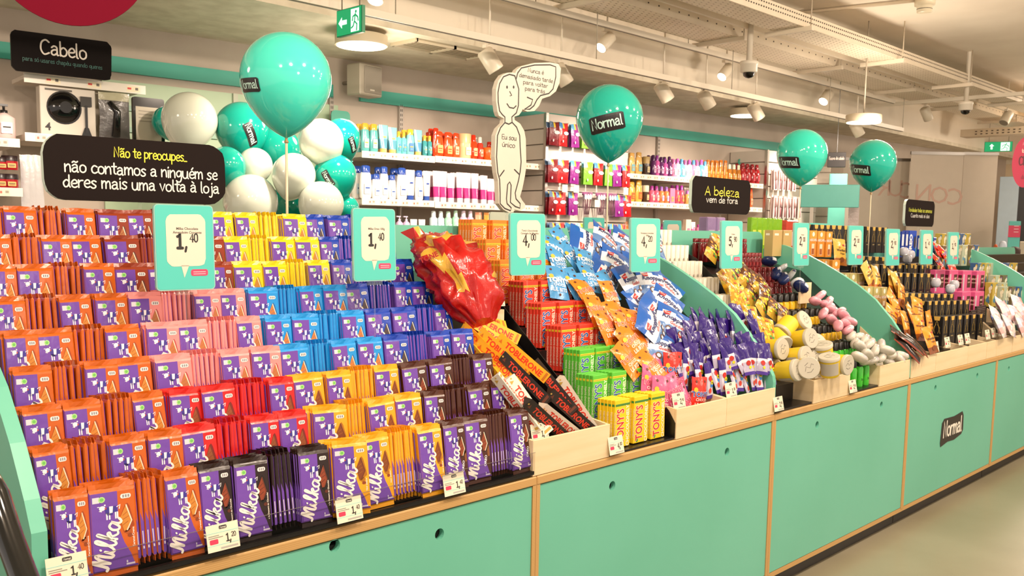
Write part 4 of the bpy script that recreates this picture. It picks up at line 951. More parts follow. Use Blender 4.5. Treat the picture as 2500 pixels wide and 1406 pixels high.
def d_knop(mb):
    sans(mb,'Knoppers',.0,.075,.027,-.0004,'1a2a68',.035,shear=.2); sans(mb,'Goodies',.012,.055,.019,-.0004,'cf2f2c',.02,shear=.25)
    mb.pl([(-.05,.104),(-.02,.112),(-.024,.092),(-.044,.09)],-.0006,'c8221e'); sans(mb,'Family',-.034,.098,.008,-.001,'f4f0f0',.01)
    for dx,dz,r in ((-.02,.03,.014),(.012,.024,.013),(.034,.036,.012)): mb.ell(dx,dz,r,r*.9,-.0004,'6a4630'); mb.ell(dx,dz,r*.6,r*.5,-.0008,'cfd8e4')
def cf_knop(u,v):
    e=.54+.10*math.sin(9*u)
    if v>.40+.4*abs(math.sin(5*u))*.35+.22: return '2560b8'
    if v>.33: return 'e6eaf2'
    return '2c66bc' if v<.12 else '5f86bd'
def d_mm(mb):
    mb.ell(0,.075,.010,.011,-.0005,'c4281c'); mb.ell(.004,.05,.008,.009,-.0005,'2f7fcf'); mb.ell(-.004,.03,.008,.010,-.0005,'cf3a20'); mb.ell(.006,.06,.0085,.0085,-.0008,'e6d41c'); sans(mb,'mj',.006,.057,.009,-.0012,'2a2218',.03)
def cf_mm(u,v): return '35187c' if v>.66 else ('e4e0ea' if v>.58 else ('4a2a90' if v<.09 else ('b6aec6' if abs(u-.5)>.3 else 'd2ccdc')))
def cf_m2(u,v): return '2f1674' if v>.45 else ('e4e0ea' if v>.36 else ('4a2a90' if v<.09 else 'b6aec6'))
def d_m2(mb):
    mb.ell(0,.045,.011,.010,-.0005,'b8281e'); mb.ell(.006,.028,.006,.006,-.0005,'e0cf20')
def d_gum(mb):
    rnd=random.Random(3)
    for i in range(14): mb.ell(rnd.uniform(-.035,.035),rnd.uniform(.03,.12),.009,.007,-.0004,rnd.choice(['c8321c','3f9a35','e8881c','f2d838','8a2c1c']))
    sans(mb,'MIX',0,.125,.016,-.0006,'b02018',.03)
def d_gold(mb):
    sans(mb,"Werther's",0,.076,.020,-.0004,'2c1a10',.02); sans(mb,'Original',.004,.060,.014,-.0004,'2c1a10',.015)
    mb.ell(0,.030,.024,.014,-.0004,'7a3e18'); mb.ell(-.015,.098,.007,.005,-.0004,'b0601c'); mb.rect(.010,.108,.034,.118,-.0006,'a8281e')
def mkp(name,*a,**k): return [pouch(*a,seed=s,**k).mesh(name) for s in range(3)]
PK={'b':(mkp('bag',.092,.135,.028,cf_band('4a9bd6','e2c23a'),d_tony('e9f2fa','d6e8f6','f0b428')),'light blue snack bag with white block lettering','light blue snack bags'),
 'n':(mkp('bag',.145,.150,.04,cf_knop,d_knop),'blue and white family snack bag','blue and white snack bags'),
 'o':(mkp('bag',.095,.135,.03,cf_band('f08222','f4b82c'),d_tony('e8582c','f8e2c8','f4c02c')),'orange snack bag with cream block lettering','orange snack bags'),
 'p':(mkp('bag',.095,.135,.028,cf_band('e0608c','f0c23a'),d_tony('d83a6a','f6d6dc','f2b82c')),'pink snack bag with pale block lettering','pink snack bags'),
 'r':(mkp('bag',.092,.135,.028,cf_band('dc2f22','f0c23a'),d_tony('2c52a8','f6e6dc','f2b82c')),'red snack bag with blue block lettering','red snack bags'),
 's':(mkp('stick_bag',.042,.135,.018,cf_mm,d_mm,nx=6,nz=10),'purple-topped candy stick in clear wrap','purple-topped candy sticks'),
 'c':(mkp('stick_bag',.05,.125,.022,cf_m2,d_m2,nx=6,nz=10,wr=.3),'crumpled purple candy stick','crumpled purple candy sticks'),
 'h':(mkp('bag',.115,.155,.035,lambda u,v:'c08c18' if (int(u*5)+int(v*6))%3 else 'd8b834',d_gum),'yellow bag of mixed gummies','yellow gummy bags'),
 'q':(mkp('bag',.10,.14,.03,lambda u,v:'5a3418' if v>.45 else 'caa23a',d_gum),'brown and gold clear bag of sweets','brown and gold sweet bags'),
 't':(mkp('bag',.105,.15,.03,lambda u,v:'e8932a' if v>.22 else '8a4a1c',d_gold),'amber toffee bag with dark lettering','amber toffee bags'),
 'g':(mkp('bag',.12,.15,.03,lambda u,v:'d8ab48' if v>.25 else 'a8621f',d_gold),'gold toffee bag with dark lettering','gold toffee bags'),
 'd':(mkp('bag',.05,.20,.02,lambda u,v:'1f120d' if abs(u-.5)<.4 else '8a3a1c',None,nx=6),'long dark glossy wrapper','dark glossy wrappers'),
 'm':(mkp('bag',.12,.15,.05,lambda u,v:('e8d9d6','d8a8a4','c8c4d8','efe6e0')[(int(u*4)*3+int(v*5))%4],None),'clear bag of pink and white marshmallows','marshmallow bags')}
def bag(kind,px,py,off,spin,yaw,lean,label,sc=1.0,bottom=False,i=0):
    ms,nm,gr=PK[kind]; me=ms[i%3]; h=max(v.co.z for v in me.vertices)
    p=prof(px,py,off)
    M=Matrix.Translation(p)@Matrix.Rotation(R_(yaw),4,'Z')@Matrix.Rotation(R_(-lean),4,'X')@Matrix.Rotation(R_(spin),4,'Y')@Matrix.Scale(sc,4)@Matrix.Translation((0,0,-h/2))
    o=bpy.data.objects.new('candy_stick' if kind in 'sc' else 'sweet_bag',me); COL.objects.link(o); o.matrix_local=M; tag(o,'%s, %s'%(nm,label),'sweets' if kind in 'schqtgm' else 'snack bag',gr); return o
def heap(kind,pts,where,lean=35,jit=12,off=0,sc=1.0):
    rnd=random.Random(len(pts)*3+ord(kind)); srt=sorted(range(len(pts)),key=lambda i:(pts[i][1],pts[i][0])); rk={i:n for n,i in enumerate(srt)}
    for i,p in enumerate(pts):
        sp=p[2] if len(p)>2 else rnd.uniform(-25,25)
        bag(kind,p[0],p[1],(p[3] if len(p)>3 else rnd.uniform(-.015,.015))+off,sp,rnd.uniform(-jit,jit),lean+rnd.uniform(-8,8),'%s from top %s'%(od(rk[i]),where),sc=sc,i=i)
heap('b',[(1372,590,-15),(1410,578,20),(1362,640,5),(1395,625,-20),(1428,642,20),(1360,690,10),(1400,690,-5),(1440,680,15),(1348,610,30),(1480,700,-12),(1420,705,5)],'of the heap',sc=.98)
heap('n',[(1430,595,-62,.0),(1478,585,48,.01),(1525,600,40,.0),(1500,645,35,.01),(1475,668,-30,-.01),(1535,690,-8,.01),(1590,690,10,.0),(1560,735,-18,-.015),(1600,760,-22,.01),(1625,745,48,.02),(1590,800,-38,.03),(1640,790,35,.02),(1660,815,-50,.0),(1560,650,-60,-.01),(1590,590,20,-.02),(1570,780,20,-.03),(1625,705,60,-.02),(1610,850,20,.0)],'of the heap',lean=38,sc=1.02)
heap('o',[(1430,715,-5),(1490,725,5),(1455,760,8),(1505,770,-10),(1520,800,15),(1540,835,-25),(1575,850,-15),(1548,790,20),(1480,800,0),(1590,895,-20),(1530,880,-18)],'of the heap',sc=1.0)
heap('p',[(1595,885,25),(1610,905,-10),(1585,940,20),(1670,985,-25),(1640,960,-12),(1612,965,10),(1652,935,15),(1688,1000,-8,-.03),(1628,985,5,-.03)],'of the heap',lean=12,off=-.05)
heap('r',[(1640,905,5,.02),(1705,965,8,.01),(1668,890,-20,-.02)],'among the pink bags',lean=10,off=-.045)
rnd=random.Random(11); pts=[]; pts2=[]
for row,(x0,x1,yy,n) in enumerate([(1690,1845,785,8),(1645,1860,812,11),(1640,1872,842,12),(1645,1885,872,13),(1665,1885,900,12),(1700,1880,920,10)]):
    for i in range(n): (pts if row>3 else pts2).append((x0+(x1-x0)*(i+.5)/n+rnd.uniform(-6,6),yy+rnd.uniform(-9,9),rnd.uniform(-15,15) if row<4 else rnd.uniform(-10,12),rnd.uniform(-.01,.03) if row<4 else rnd.uniform(-.035,-.02)))
heap('c',pts2,'of the back heap',lean=14,jit=30)
heap('s',pts,'of the front rows',lean=12,jit=14)

a=onY(1182,832,2.18); c=onY(1228,755,2.18); b=MB(); b.box(((c.x-a.x)/2,0,(c.z-a.z)/2-.03),(c.x-a.x,.012,c.z-a.z+.06),fin='birch'); tag(b.build('birch_board',M=TR(a.x,2.18,a.z)),'pale birch board between the giant foil bag and the red wrapped bars','board')
# ================================================================ BAY 3
def rowgoods(mk,name,nm,group,cat,k,xl,xr,Y,z,n,deep=2,dy=.035,lab='',pitch=None):
    x0=Xpx(xl,Y,z+.07); x1=Xpx(xr,Y,z+.07); w_=(x1-x0)/n
    for d in range(deep):
        for i in range(n):
            o=bpy.data.objects.new(name,mk); COL.objects.link(o); o.matrix_local=TR(x0+w_*(i+.5),Y+d*dy+.017,z,random.uniform(-3,3))
            tag(o,'%s, %s from left%s, %s'%(nm,od(i),'' if d==0 else ' in second line',lab),cat,group)
def bottle_mesh(name,body,cap,w_=.034,h=.10,hc=.028,prof_=None,txt=None,tc='222222',fin='gloss'):
    b=MB(); r=w_/2
    b.lathe([(r*.9,0),(r,.004),(r,h-hc-.012),(r*.8,h-hc-.002)],body,14,fin); b.lathe([(r*.84,h-hc),(r*.86,h-.002),(r*.7,h)],cap,14,'satin')
    if txt:
        def wp(p): a=p.x/(r+.0004); return Vector(((r+.0006)*math.sin(a),-(r+.0006)*math.cos(a),p.z))
        b.warp=wp; txt(b); b.warp=None
    return b.mesh(name)
DEOY=bottle_mesh('deodorant_bottle','e8b81c','1a1817',.036,.132,.036,txt=lambda b:sans(b,'2xc',0,.03,.014,0,'3a2f10',.02))
DEOG=bottle_mesh('deodorant_bottle','46c838','1a1817',.036,.132,.036,txt=lambda b:sans(b,'2xc',0,.03,.014,0,'1d4a18',.02))
REDB=bottle_mesh('perfume_bottle','6d0f14','7d1218',.03,.115,.02,txt=lambda b:b.ell(0,.06,.007,.010,0,'9c2a2c'))
CRM=bottle_mesh('cream_stick','b79a5c','e9e1d2',.031,.150,.085,txt=lambda b:b.rect(-.003,.080,.003,.092,0,'8a8070'))
def lvl(k): return .757+DZ*k
LV=lambda k:('%s tier up'%od(k) if k else 'bottom tier')
for k,xl,xr,n in [(0,2067,2144,5),(1,2040,2101,5)]: rowgoods(DEOG,'deodorant','green deodorant bottle with black cap','green deodorant bottles in tiers','deodorant',k,xl,xr,1.80+DY*k,lvl(k),n,2,.04,LV(k))
for k,xl,xr,n in [(2,1986,2060,6),(3,1921,2008,6),(4,1872,1975,7)]: rowgoods(DEOY,'deodorant','yellow deodorant bottle with black cap','yellow deodorant bottles in tiers','deodorant',k,xl,xr,1.80+DY*k,lvl(k),n,2,.04,LV(k))
for k,xl,xr,n in [(5,1848,1939,8),(6,1808,1898,8),(7,1803,1864,7),(8,1714,1828,12)]: rowgoods(REDB,'perfume_bottle','dark red glossy bottle','dark red bottles in tiers','bottle',k,xl,xr,1.80+DY*k,lvl(k)-.004,n,2,.035,LV(k))
for k,xl,xr,n in [(3,1783,1842,5),(4,1737,1806,6),(5,1700,1760,6),(6,1648,1719,7),(7,1608,1686,7),(8,1612,1645,3)]:
    rowgoods(CRM,'cream_stick','white and gold cream stick','white and gold cream sticks in tiers','cosmetic',k,xl,xr,1.80+DY*k,lvl(k),n,2,.034,LV(k))
heap('h',[(1788,600,-10),(1770,612,35),(1752,602,10),(1772,690,-15),(1795,715,10),(1812,735,-20),(1838,780,10),(1850,805,0),(1872,808,15)],'of the heap',lean=22,sc=.80)
heap('q',[(1740,610,40),(1775,635,50),(1800,650,55),(1822,678,45),(1845,690,30),(1858,700,60),(1835,715,50),(1868,725,20),(1888,755,40),(1862,745,60),(1912,775,30),(1790,665,60)],'of the heap',lean=24,sc=.85)
# tubs
def tub_mesh():
    b=MB(Matrix.Scale(1.0,4)); b.lathe([(.036,0),(.039,.004),(.042,.075)],'e4c426',24,'paper'); b.lathe([(.0445,.074),(.0445,.086),(.042,.088)],'bdb7a6',24,'satin')
    vs=[];n=10
    for j in (.012,.066):
        for i in range(n+1):
            a=R_(-60+120*i/n); r=.0396+.0030*(j/.075); vs.append((r*math.sin(a),-r*math.cos(a),j))
    b.add(vs,[(i,i+1,n+2+i,n+1+i) for i in range(n)],'b4ada0','paper',True)
    M0=b.M; b.M=M0@Matrix.Translation((0,0,.0886))@Matrix.Rotation(R_(-90),4,'X')
    for P in ([(-.020,-.004),(-.008,.010),(.004,-.002),(.016,.010),(.022,.002)],[(-.016,-.012),(-.002,-.018),(.012,-.012)],[(-.01,.016),(.006,.02)]): b.ribbon(P,.002,0,'7c756a')
    b.M=M0; return b.mesh('tub')
TUB=tub_mesh()
def axisM(c,d,roll=0):
    Z=Vector(d).normalized(); X=Vector((0,0,1)).cross(Z) 
    if X.length<.05: X=Vector((1,0,0))
    X.normalize(); Y=Z.cross(X); return Matrix(((X.x,Y.x,Z.x,c.x),(X.y,Y.y,Z.y,c.y),(X.z,Y.z,Z.z,c.z),(0,0,0,1)))@Matrix.Rotation(R_(roll),4,'Z')
toC=lambda p:(CAM-p).normalized()
for i,(px,py,dx,dz,off,lb) in enumerate([(1890,852,.8,.0,.0,'lying with lid to the right at the left edge of the heap'),(1918,800,-.7,-.9,.0,'leaning with its label up, above the leftmost one'),(1948,790,.9,.5,.01,'topmost, lid tipped up to the right'),(1962,828,.7,.1,.02,'lid facing front in the middle of the heap'),
  (1948,872,.8,.05,.02,'lid facing right below the middle one'),(1925,905,.9,.1,.0,'pale side out at the lower left'),(1968,898,.2,.0,.04,'lid facing front, lowest, above the bin edge'),(2010,862,-.2,1,.01,'leaning back beside the dark capped bottles'),(2025,892,-.1,1,.02,'standing nearly upright, label forward'),(2050,888,.8,-.1,.01,'rightmost, lid facing right'),(1900,830,.5,-.5,-.03,'half hidden at the upper left'),(1990,880,.3,.3,-.03,'half hidden in the middle'),(1985,845,.6,.4,-.035,'half hidden behind the others')]):
    p=prof(px,py,off); rt=Vector((math.cos(_y),-math.sin(_y),0)); d=rt*dx+Vector((0,0,dz))+toC(p)*(.75 if dz<.9 else .25)
    d.normalize(); o=bpy.data.objects.new('yellow_tub',TUB); COL.objects.link(o); o.matrix_local=axisM(p-d*.045,d,random.uniform(-40,40)); tag(o,'yellow tub, '+lb,'tub','yellow tubs with white lids')
# soaps, shavers
def blob(rx,ry,rz,col,col2,name,fin='film',seed=0):
    b=MB(); rnd=random.Random(seed); n,m_=12,8; vs=[];fs=[];cc=[]
    for j in range(m_+1):
        ph=-math.pi/2+math.pi*j/m_
        for i in range(n):
            t=6.28318*i/n; e=.75; f=lambda q:math.copysign(abs(q)**e,q); r=1+rnd.uniform(-.05,.05)
            vs.append((rx*f(math.cos(ph))*f(math.cos(t))*r,ry*f(math.cos(ph))*f(math.sin(t))*r,rz*f(math.sin(ph))))
    for j in range(m_):
        for i in range(n): fs.append((j*n+i,j*n+(i+1)%n,(j+1)*n+(i+1)%n,(j+1)*n+i)); cc.append(col2 if (i in(9,) and 2<j<6) else col)
    b.add(vs,fs,cc,fin,True); return b.mesh(name)
SP=[blob(.044,.024,.017,'dd98a6','efe0e0','wrapped_soap',seed=s) for s in range(2)]; SW=[blob(.044,.024,.017,'cbc6ba','b4b0b4','wrapped_soap',seed=s+5) for s in range(2)]; SV=[blob(.04,.03,.018,'1c2c5c','d9dce4','shaver',seed=9),blob(.034,.034,.014,'d6dade','2a3a6a','shaver','gloss',seed=8)]
def blobs(ms,pts,name,nm,cat,group,sp=50):
    rnd=random.Random(len(pts)); srt=sorted(range(len(pts)),key=lambda i:pts[i][1])
    for i,p in enumerate(pts):
        c=prof(p[0],p[1],rnd.uniform(-.01,.02)); o=bpy.data.objects.new(name,ms[i%len(ms)]); COL.objects.link(o)
        o.matrix_local=Matrix.Translation(c)@Matrix.Rotation(R_(rnd.uniform(-30,30)),4,'Z')@Matrix.Rotation(R_(-35),4,'X')@Matrix.Rotation(R_(rnd.uniform(-sp,sp)),4,'Y'); tag(o,'%s, %s from the top of its heap'%(nm,od(srt.index(i))),cat,group)
blobs(SP,[(1990,735),(2002,722),(2020,745),(2010,765),(2032,757),(2048,762),(2030,780),(2062,790),(2046,795),(2075,785),(2070,805),(2022,738),(2060,770)],'wrapped_soap','pink wrapped soap','soap','pink wrapped soaps')
blobs(SW,[(2078,820),(2096,822),(2110,830),(2088,838),(2100,845),(2122,840),(2135,855),(2118,865),(2150,845),(2165,855),(2178,868),(2152,872),(2192,875),(2170,885),(2200,868),(2130,880),(2112,882),(2098,872)],'wrapped_soap','white wrapped soap','soap','white wrapped soaps')
blobs(SV,[(1878,638),(1908,655),(1895,668),(1930,672),(1912,680),(1948,692),(1955,700)],'shaver','navy and silver shaver pack','shaver','navy shaver packs by the divider')
b=MB(); b.box((0,0,.03),(.11,.01,.10),fin='birch'); p=prof(1965,715,-.02); tag(b.build('birch_board',M=TR(p.x,p.y,p.z-.03)),'small birch board behind the pink soaps','board')
# ================================================================ BAYS 4 AND 5: COFFEE, TOFFEE, TEA
def carton(w_,d,h,col,dec,name='carton',fin='satin'):
    b=MB(); b.box((0,0,h/2),(w_,d,h),col,fin,b=.0012); y=-d/2-.0006; dec(b,y,w_,h)
    M0=b.M; b.M=M0@Matrix.Rotation(R_(-90),4,'Z'); dec(b,-w_/2-.0006,d,h); b.M=M0; return b.mesh(name)
def d_cof(b,y,w_,h,c2='1d1b1c'):
    b.pl([(-w_*.28,h),(w_*.28,h),(w_*.2,h*.86),(-w_*.2,h*.86)],y,'d8ae52'); 
    for s in (-1,1): b.ribbon([(s*w_*.30,h*.42),(s*w_*.06,h*.80),(0,h*.84)],.0022,y,'b99a4c'); b.ribbon([(s*w_*.12,h*.42),(s*w_*.26,h*.62),(s*w_*.05,h*.72)],.0018,y,'b99a4c')
    b.rect(-w_*.2,h*.30,w_*.2,h*.34,y,'8a7a50')
def d_nes(oc):
    def f(b,y,w_,h):
        b.rect(-w_/2,h*.70,w_/2,h,y,oc); sans(b,'NESCAFE',0,h*.60,w_*.23,y-.0003,'f2ebe0',.03); b.pl(rrect(-w_*.2,h*.08,w_*.2,h*.5,.004,2),y-.0002,'f0dcc0'); b.rect(-w_*.17,h*.10,w_*.17,h*.32,y-.0005,'a85a24'); b.ell(0,h*.86,w_*.18,w_*.16,y-.0003,'f5efe0' if oc[0]!='5' else '4fa03c')
    return f
COF=carton(.084,.066,.165,'171516',d_cof); COL_=carton(.17,.09,.20,'121112',d_cof)
NEO=carton(.082,.055,.150,'df8c2c',d_nes('e8a03c')); NEG=carton(.086,.055,.15,'c6a063',d_nes('b8b070'))
BGE=carton(.105,.05,.14,'c2a46a',lambda b,y,w_,h:b.rect(-w_*.35,h*.8,w_*.1,h*.88,y,'efe6cf'))
def d_pink(b,y,w_,h):
    b.rect(w_*.02,h*.28,w_*.40,h*.82,y,'4a1e14'); sans(b,'MINT',w_*.21,h*.62,.018,y-.0003,'e8c8b8',.03); sans(b,'CREAMS',w_*.21,h*.48,.012,y-.0003,'e8c8b8',.02)
    b.rect(-w_*.45,h*.15,-w_*.32,h*.85,y,'c9c4cc')
PNK=carton(.165,.06,.16,'d8588c',d_pink)
def d_pat(a,c):
    def f(b,y,w_,h):
        rnd=random.Random(2)
        for i in range(9): b.ell(rnd.uniform(-.35,.35)*w_,rnd.uniform(.1,.9)*h,w_*.14,h*.09,y-.0002*i/9,rnd.choice((a,c,'e8e0c8','4a7a9a')))
    return f
PAT=[carton(.092,.05,.165,'3d5f8c',d_pat('d8b83c','5c86b0')),carton(.092,.05,.165,'b8a040',d_pat('4f86a0','d8d070')),carton(.092,.05,.165,'b0b8a0',d_pat('c8b050','6a9ab0')),carton(.092,.05,.165,'6a5a3a',d_pat('8a6a9a','d8b050'))]
def d_cook(b,y,w_,h):
    sans(b,'OREO',-w_*.12,h*.5,.055,y-.0004,'f4f4f8',.05,rot=90); b.ell(w_*.28,h*.6,w_*.16,h*.22,y-.0002,'2a2224')
CK=carton(.11,.05,.20,'1c4fc0',d_cook,fin='gloss'); CKS=carton(.05,.05,.19,'2242a0',lambda b,y,w_,h:b.rect(-w_*.3,h*.5,w_*.3,h*.9,y,'e8e8f0'),fin='gloss')
SLB=carton(.09,.012,.16,'2a1812',lambda b,y,w_,h:[b.rect(-w_*.35,h*(.9-.07*i),w_*.35,h*(.93-.07*i),y,'6a5a4a') for i in range(5)])
def boxes(me,name,nm,group,cat,pts,lab='',Yfix=None):
    dm=me.vertices; h=max(v.co.z for v in dm); n=0
    for i,p in enumerate(pts):
        x,ytop=p[0],p[1]; c=prof(x,ytop,-.0); 
        if c.y<1.80: c=onY(x,ytop,1.80)
        o=bpy.data.objects.new(name,me); COL.objects.link(o); o.matrix_local=TR(c.x,c.y+.03,c.z-h,random.uniform(-4,4)); tag(o,'%s, %s%s'%(nm,p[2] if len(p)>2 else od(i)+' from left',lab),cat,group)
cof=[]
def rowpts(xl,xr,yl,yr,n,t): return [(xl+(xr-xl)*(i+.5)/n,yl+(yr-yl)*(i+.5)/n,'%s from left %s'%(od(i),t)) for i in range(n)]
boxes(BGE,'tea_carton','beige carton left of the first far price sign','beige cartons','carton',rowpts(1889,1938,562,562,2,'at the divider'))
boxes(NEO,'coffee_carton','orange coffee carton','orange coffee cartons','coffee',rowpts(1978,2036,562,566,3,'in the upper row')+rowpts(2005,2056,632,636,2,'in the lower row'))
boxes(NEG,'coffee_carton','green and tan coffee carton','green and tan coffee cartons','coffee',rowpts(2056,2115,666,668,3,'in the upper row')+rowpts(2095,2170,698,702,4,'in the lower row'))
boxes(COF,'coffee_box','tall black coffee box','black coffee boxes','coffee',rowpts(1985,2085,548,552,7,'in the back row')+rowpts(2112,2168,553,556,4,'behind the second far price sign')+rowpts(2098,2165,625,628,4,'below the second far price sign')
 +rowpts(2130,2300,645,648,9,'in the dark middle row')+rowpts(2190,2275,666,668,5,'under the third far price sign')+rowpts(2205,2330,715,718,8,'in the row above the front stacks')+rowpts(2262,2368,735,733,7,'in the second row from the front')+rowpts(2300,2403,773,766,6,'in the front row'))
boxes(COL_,'coffee_box','large black coffee box','large black coffee boxes','coffee',rowpts(2205,2280,643,643,2,'behind the gold toffee bags'))
boxes(PNK,'mint_box','pink box with brown label','pink mint boxes','sweets box',rowpts(2280,2412,658,662,4,'in the upper row')+rowpts(2345,2408,712,712,2,'in the lower row'))
pp=[]
for (xl,xr,y,n) in [(2345,2375,570,2),(2352,2395,598,3),(2300,2345,570,3),(2385,2490,642,6),(2430,2500,672,4),(2450,2505,700,3),(2420,2470,690,2),(2300,2335,600,2)]: pp+=[(a_,y,'at tier height %s, %s from left'%('upper' if y<605 else 'middle' if y<680 else 'lower',od(i))) for i,(a_,_b,_c) in enumerate(rowpts(xl,xr,y,y,n,''))]
for q in range(4): boxes(PAT[q],'tea_box',['blue','yellow','pale green','brown'][q]+' patterned tea box','patterned tea boxes','tea box',[(x,y,'%s from left among its colour'%od(i)) for i,(x,y,t) in enumerate(pp[q::4])])
boxes(CK,'cookie_box','bright blue cookie pack with white lettering','blue cookie packs','cookies',[(2232,563,'tall front one')]); boxes(CKS,'cookie_box','blue cookie pack seen edge-on','blue cookie packs','cookies',rowpts(2193,2222,565,565,3,'')+[(2262,575,'right of the tall one'),(2285,580,'among red wrappers')])
boxes(SLB,'chocolate_slab','dark chocolate slab with printed lines','dark chocolate slabs','chocolate',[(2402,748,'left one'),(2412,746,'right one'),(2388,758,'half hidden one')])
heap('g',[(2050,615,5),(2140,680,8),(2120,672,-20),(2180,690,25),(2190,695,-5)],'among the coffee cartons',lean=18)
heap('t',[(2180,735,-30),(2190,760,10),(2175,775,35),(2210,790,10),(2225,770,-8),(2240,755,15),(2245,800,5),(2268,790,0),(2270,830,-6),(2200,720,25)],'of the heap',lean=14,sc=.95)
heap('d',[(2205,825,-50,.0),(2225,838,-52,.01),(2238,842,-48,.0),(2215,850,-45,-.01)],'beside the right teal divider',lean=30)
heap('m',[(2430,775,20),(2455,765,-10),(2478,770,10),(2495,762,-15),(2440,795,0),(2462,795,15),(2490,792,-5),(2485,745,20),(2445,750,-20)],'by the right picture edge',lean=25)
heap('r',[(2290,610,30),(2305,620,-20),(2318,640,15),(2290,640,-10)],'among the far boxes',lean=35); 
for i,(x,y) in enumerate([(2207,615),(2222,622),(2215,632),(2330,695),(2320,705),(2285,690)]):
    c=prof(x,y,.0); o=bpy.data.objects.new('foil_sweet',blob(.035,.025,.03,'b8b8c4','e6e6ee','foil_sweet',seed=i)); COL.objects.link(o); o.matrix_local=Matrix.Translation(c); tag(o,'silver wrapped sweet, %s from left in the far counter'%od(i),'sweets','silver wrapped sweets')
heap('n',[(2432,790,10)],'lying left of the marshmallow bags',lean=25,sc=.7)
# ================================================================ BALLOONS
def balloon_mesh(col,txt=True,tilt=0,zc=0,R=1.0,fin='latex'):
    b=MB(); pr=[]
    def rad(z): return math.sqrt(max(0,1-z*z)) if z>=0 else max(0,1-(-z/1.30)**1.9)**.78
    for j in range(25):
        a=-math.pi/2+math.pi*j/24; z=math.sin(a)*(1 if a>0 else 1.30); z=min(z,.9995); pr.append((max(.004,rad(z)),z))
    pr[0]=(.03,-1.30)
    b.lathe(pr,col,40,fin)
    return b.mesh('balloon_skin'),rad
def balloon_label(rad,tilt,size=.62,zc=0,txt='Normal'):
    b=MB(); ct,st=math.cos(R_(tilt)),math.sin(R_(tilt))
    def wp(p):
        x=p.x*ct-p.z*st; z=p.x*st+p.z*ct+zc; r=rad(z)+.012-p.y; a=x/max(.2,r); return Vector((r*math.sin(a),-r*math.cos(a),z))
    b.warp=wp; n=14; o=rrect(-.5*size*1.05,-.20*size,.5*size*1.05,.27*size,.06,3)
    xs=[-.525*size+1.05*size*i/n for i in range(n+1)]
    nr=7; vs=[]
    for j in range(nr+1):
        for i,x in enumerate(xs):
            e=.03 if i in(0,n) else 0; vs.append((x,0,(-.20*size+e)+(.47*size-2*e)*j/nr))
    b.add(vs,[(j*(n+1)+i,j*(n+1)+i+1,(j+1)*(n+1)+i+1,(j+1)*(n+1)+i) for j in range(nr) for i in range(n)],'231f20','satin')
    hand(b,txt,0,-.08*size,.28*size,-.010,'c8ece0',wt=1.05,wig=.1); return b.mesh('printed_label')
BAL={}
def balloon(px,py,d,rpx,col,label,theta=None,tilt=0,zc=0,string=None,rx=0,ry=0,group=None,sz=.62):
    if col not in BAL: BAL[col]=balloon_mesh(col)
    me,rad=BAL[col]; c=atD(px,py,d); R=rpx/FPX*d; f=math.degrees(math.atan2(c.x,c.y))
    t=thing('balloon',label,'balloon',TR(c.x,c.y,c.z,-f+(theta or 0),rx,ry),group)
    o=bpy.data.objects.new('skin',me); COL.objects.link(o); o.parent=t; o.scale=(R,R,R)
    b=MB(); b.lathe([(.06*R,-1.40*R),(.03*R,-1.33*R),(.035*R,-1.28*R)],'9a7a4c' if string else col,10,'satin'); b.build('knot',t)
    if theta is not None:
        o=bpy.data.objects.new('printed_label',balloon_label(rad,tilt,sz,zc)); COL.objects.link(o); o.parent=t; o.scale=(R,R,R)
    if string:
        b=MB(); b.tube([(0,0,-1.36*R),(.002,0,1.30-c.z)],.0042*string,'e0cfb0','satin'); b.build('stick',t)
G='loose teal balloons on sticks above the counter'
balloon(698,192,2.9,110,'4fe6cf','biggest teal balloon, painted paler for lamp light, left of the exit sign',theta=-54,tilt=-2,zc=-.28,string=1,sz=.62)  # near lamp's light is painted in as a paler latex colour
balloon(1488,290,3.9,82,'1db09c','teal balloon over the sweets with a centred black shop label',theta=-4,tilt=12,zc=-.26,string=.8,sz=1.02)
balloon(1958,376,5.25,60,'34d0b8','teal balloon at the slatted column, label on its left side',theta=-36,tilt=-3,zc=-.42,string=.7,sz=.95)
balloon(2131,397,5.7,55,'1db09c','rightmost teal balloon in front of the grey banners',theta=-36,tilt=-6,zc=-.40,string=.7,sz=.95)
CL=[('t',410,298,5.0,38,'at the far left behind a white one'),('w',463,292,4.7,66,'topmost and largest of the white ones'),('t',590,314,4.85,64,'upper middle with a curled black label'),('t',552,405,4.6,47,'half hidden by the slogan board'),('w',623,403,4.72,42,'in the middle above the lowest left one'),('t',678,365,5.0,56,'behind the biggest balloon and its stick'),
 ('w',717,427,4.6,53,'crossed by the long balloon stick'),('w',784,345,4.7,55,'upper right, beside the shampoo shelf'),('t',833,335,4.85,46,'at the right, partly behind a white one'),('t',818,428,4.75,52,'right side with a slanted black label'),('w',612,492,4.6,66,'lowest left, wide and pale'),('w',784,498,4.6,55,'lowest right above the dark blue bars'),('t',847,508,4.8,30,'small one at the lower right'),('t',705,505,4.95,52,'lowest, behind the stick between two white ones'),('t',640,350,5.05,50,'deep behind the middle')]
for c,px,py,d,r,lb in CL:
    balloon(px,py,d,r,'109c8a' if c=='t' else 'd3d8c8','%s balloon of the cluster, %s'%('teal' if c=='t' else 'white',lb),theta={590:20,818:-22,833:25}.get(px),tilt={590:-60,818:-72,833:-80}.get(px,0),zc={590:-.55,818:-.05,833:-.6}.get(px,0),rx=random.uniform(-18,18),ry=random.uniform(-25,25),group='balloon cluster by the green panel',sz=.75)
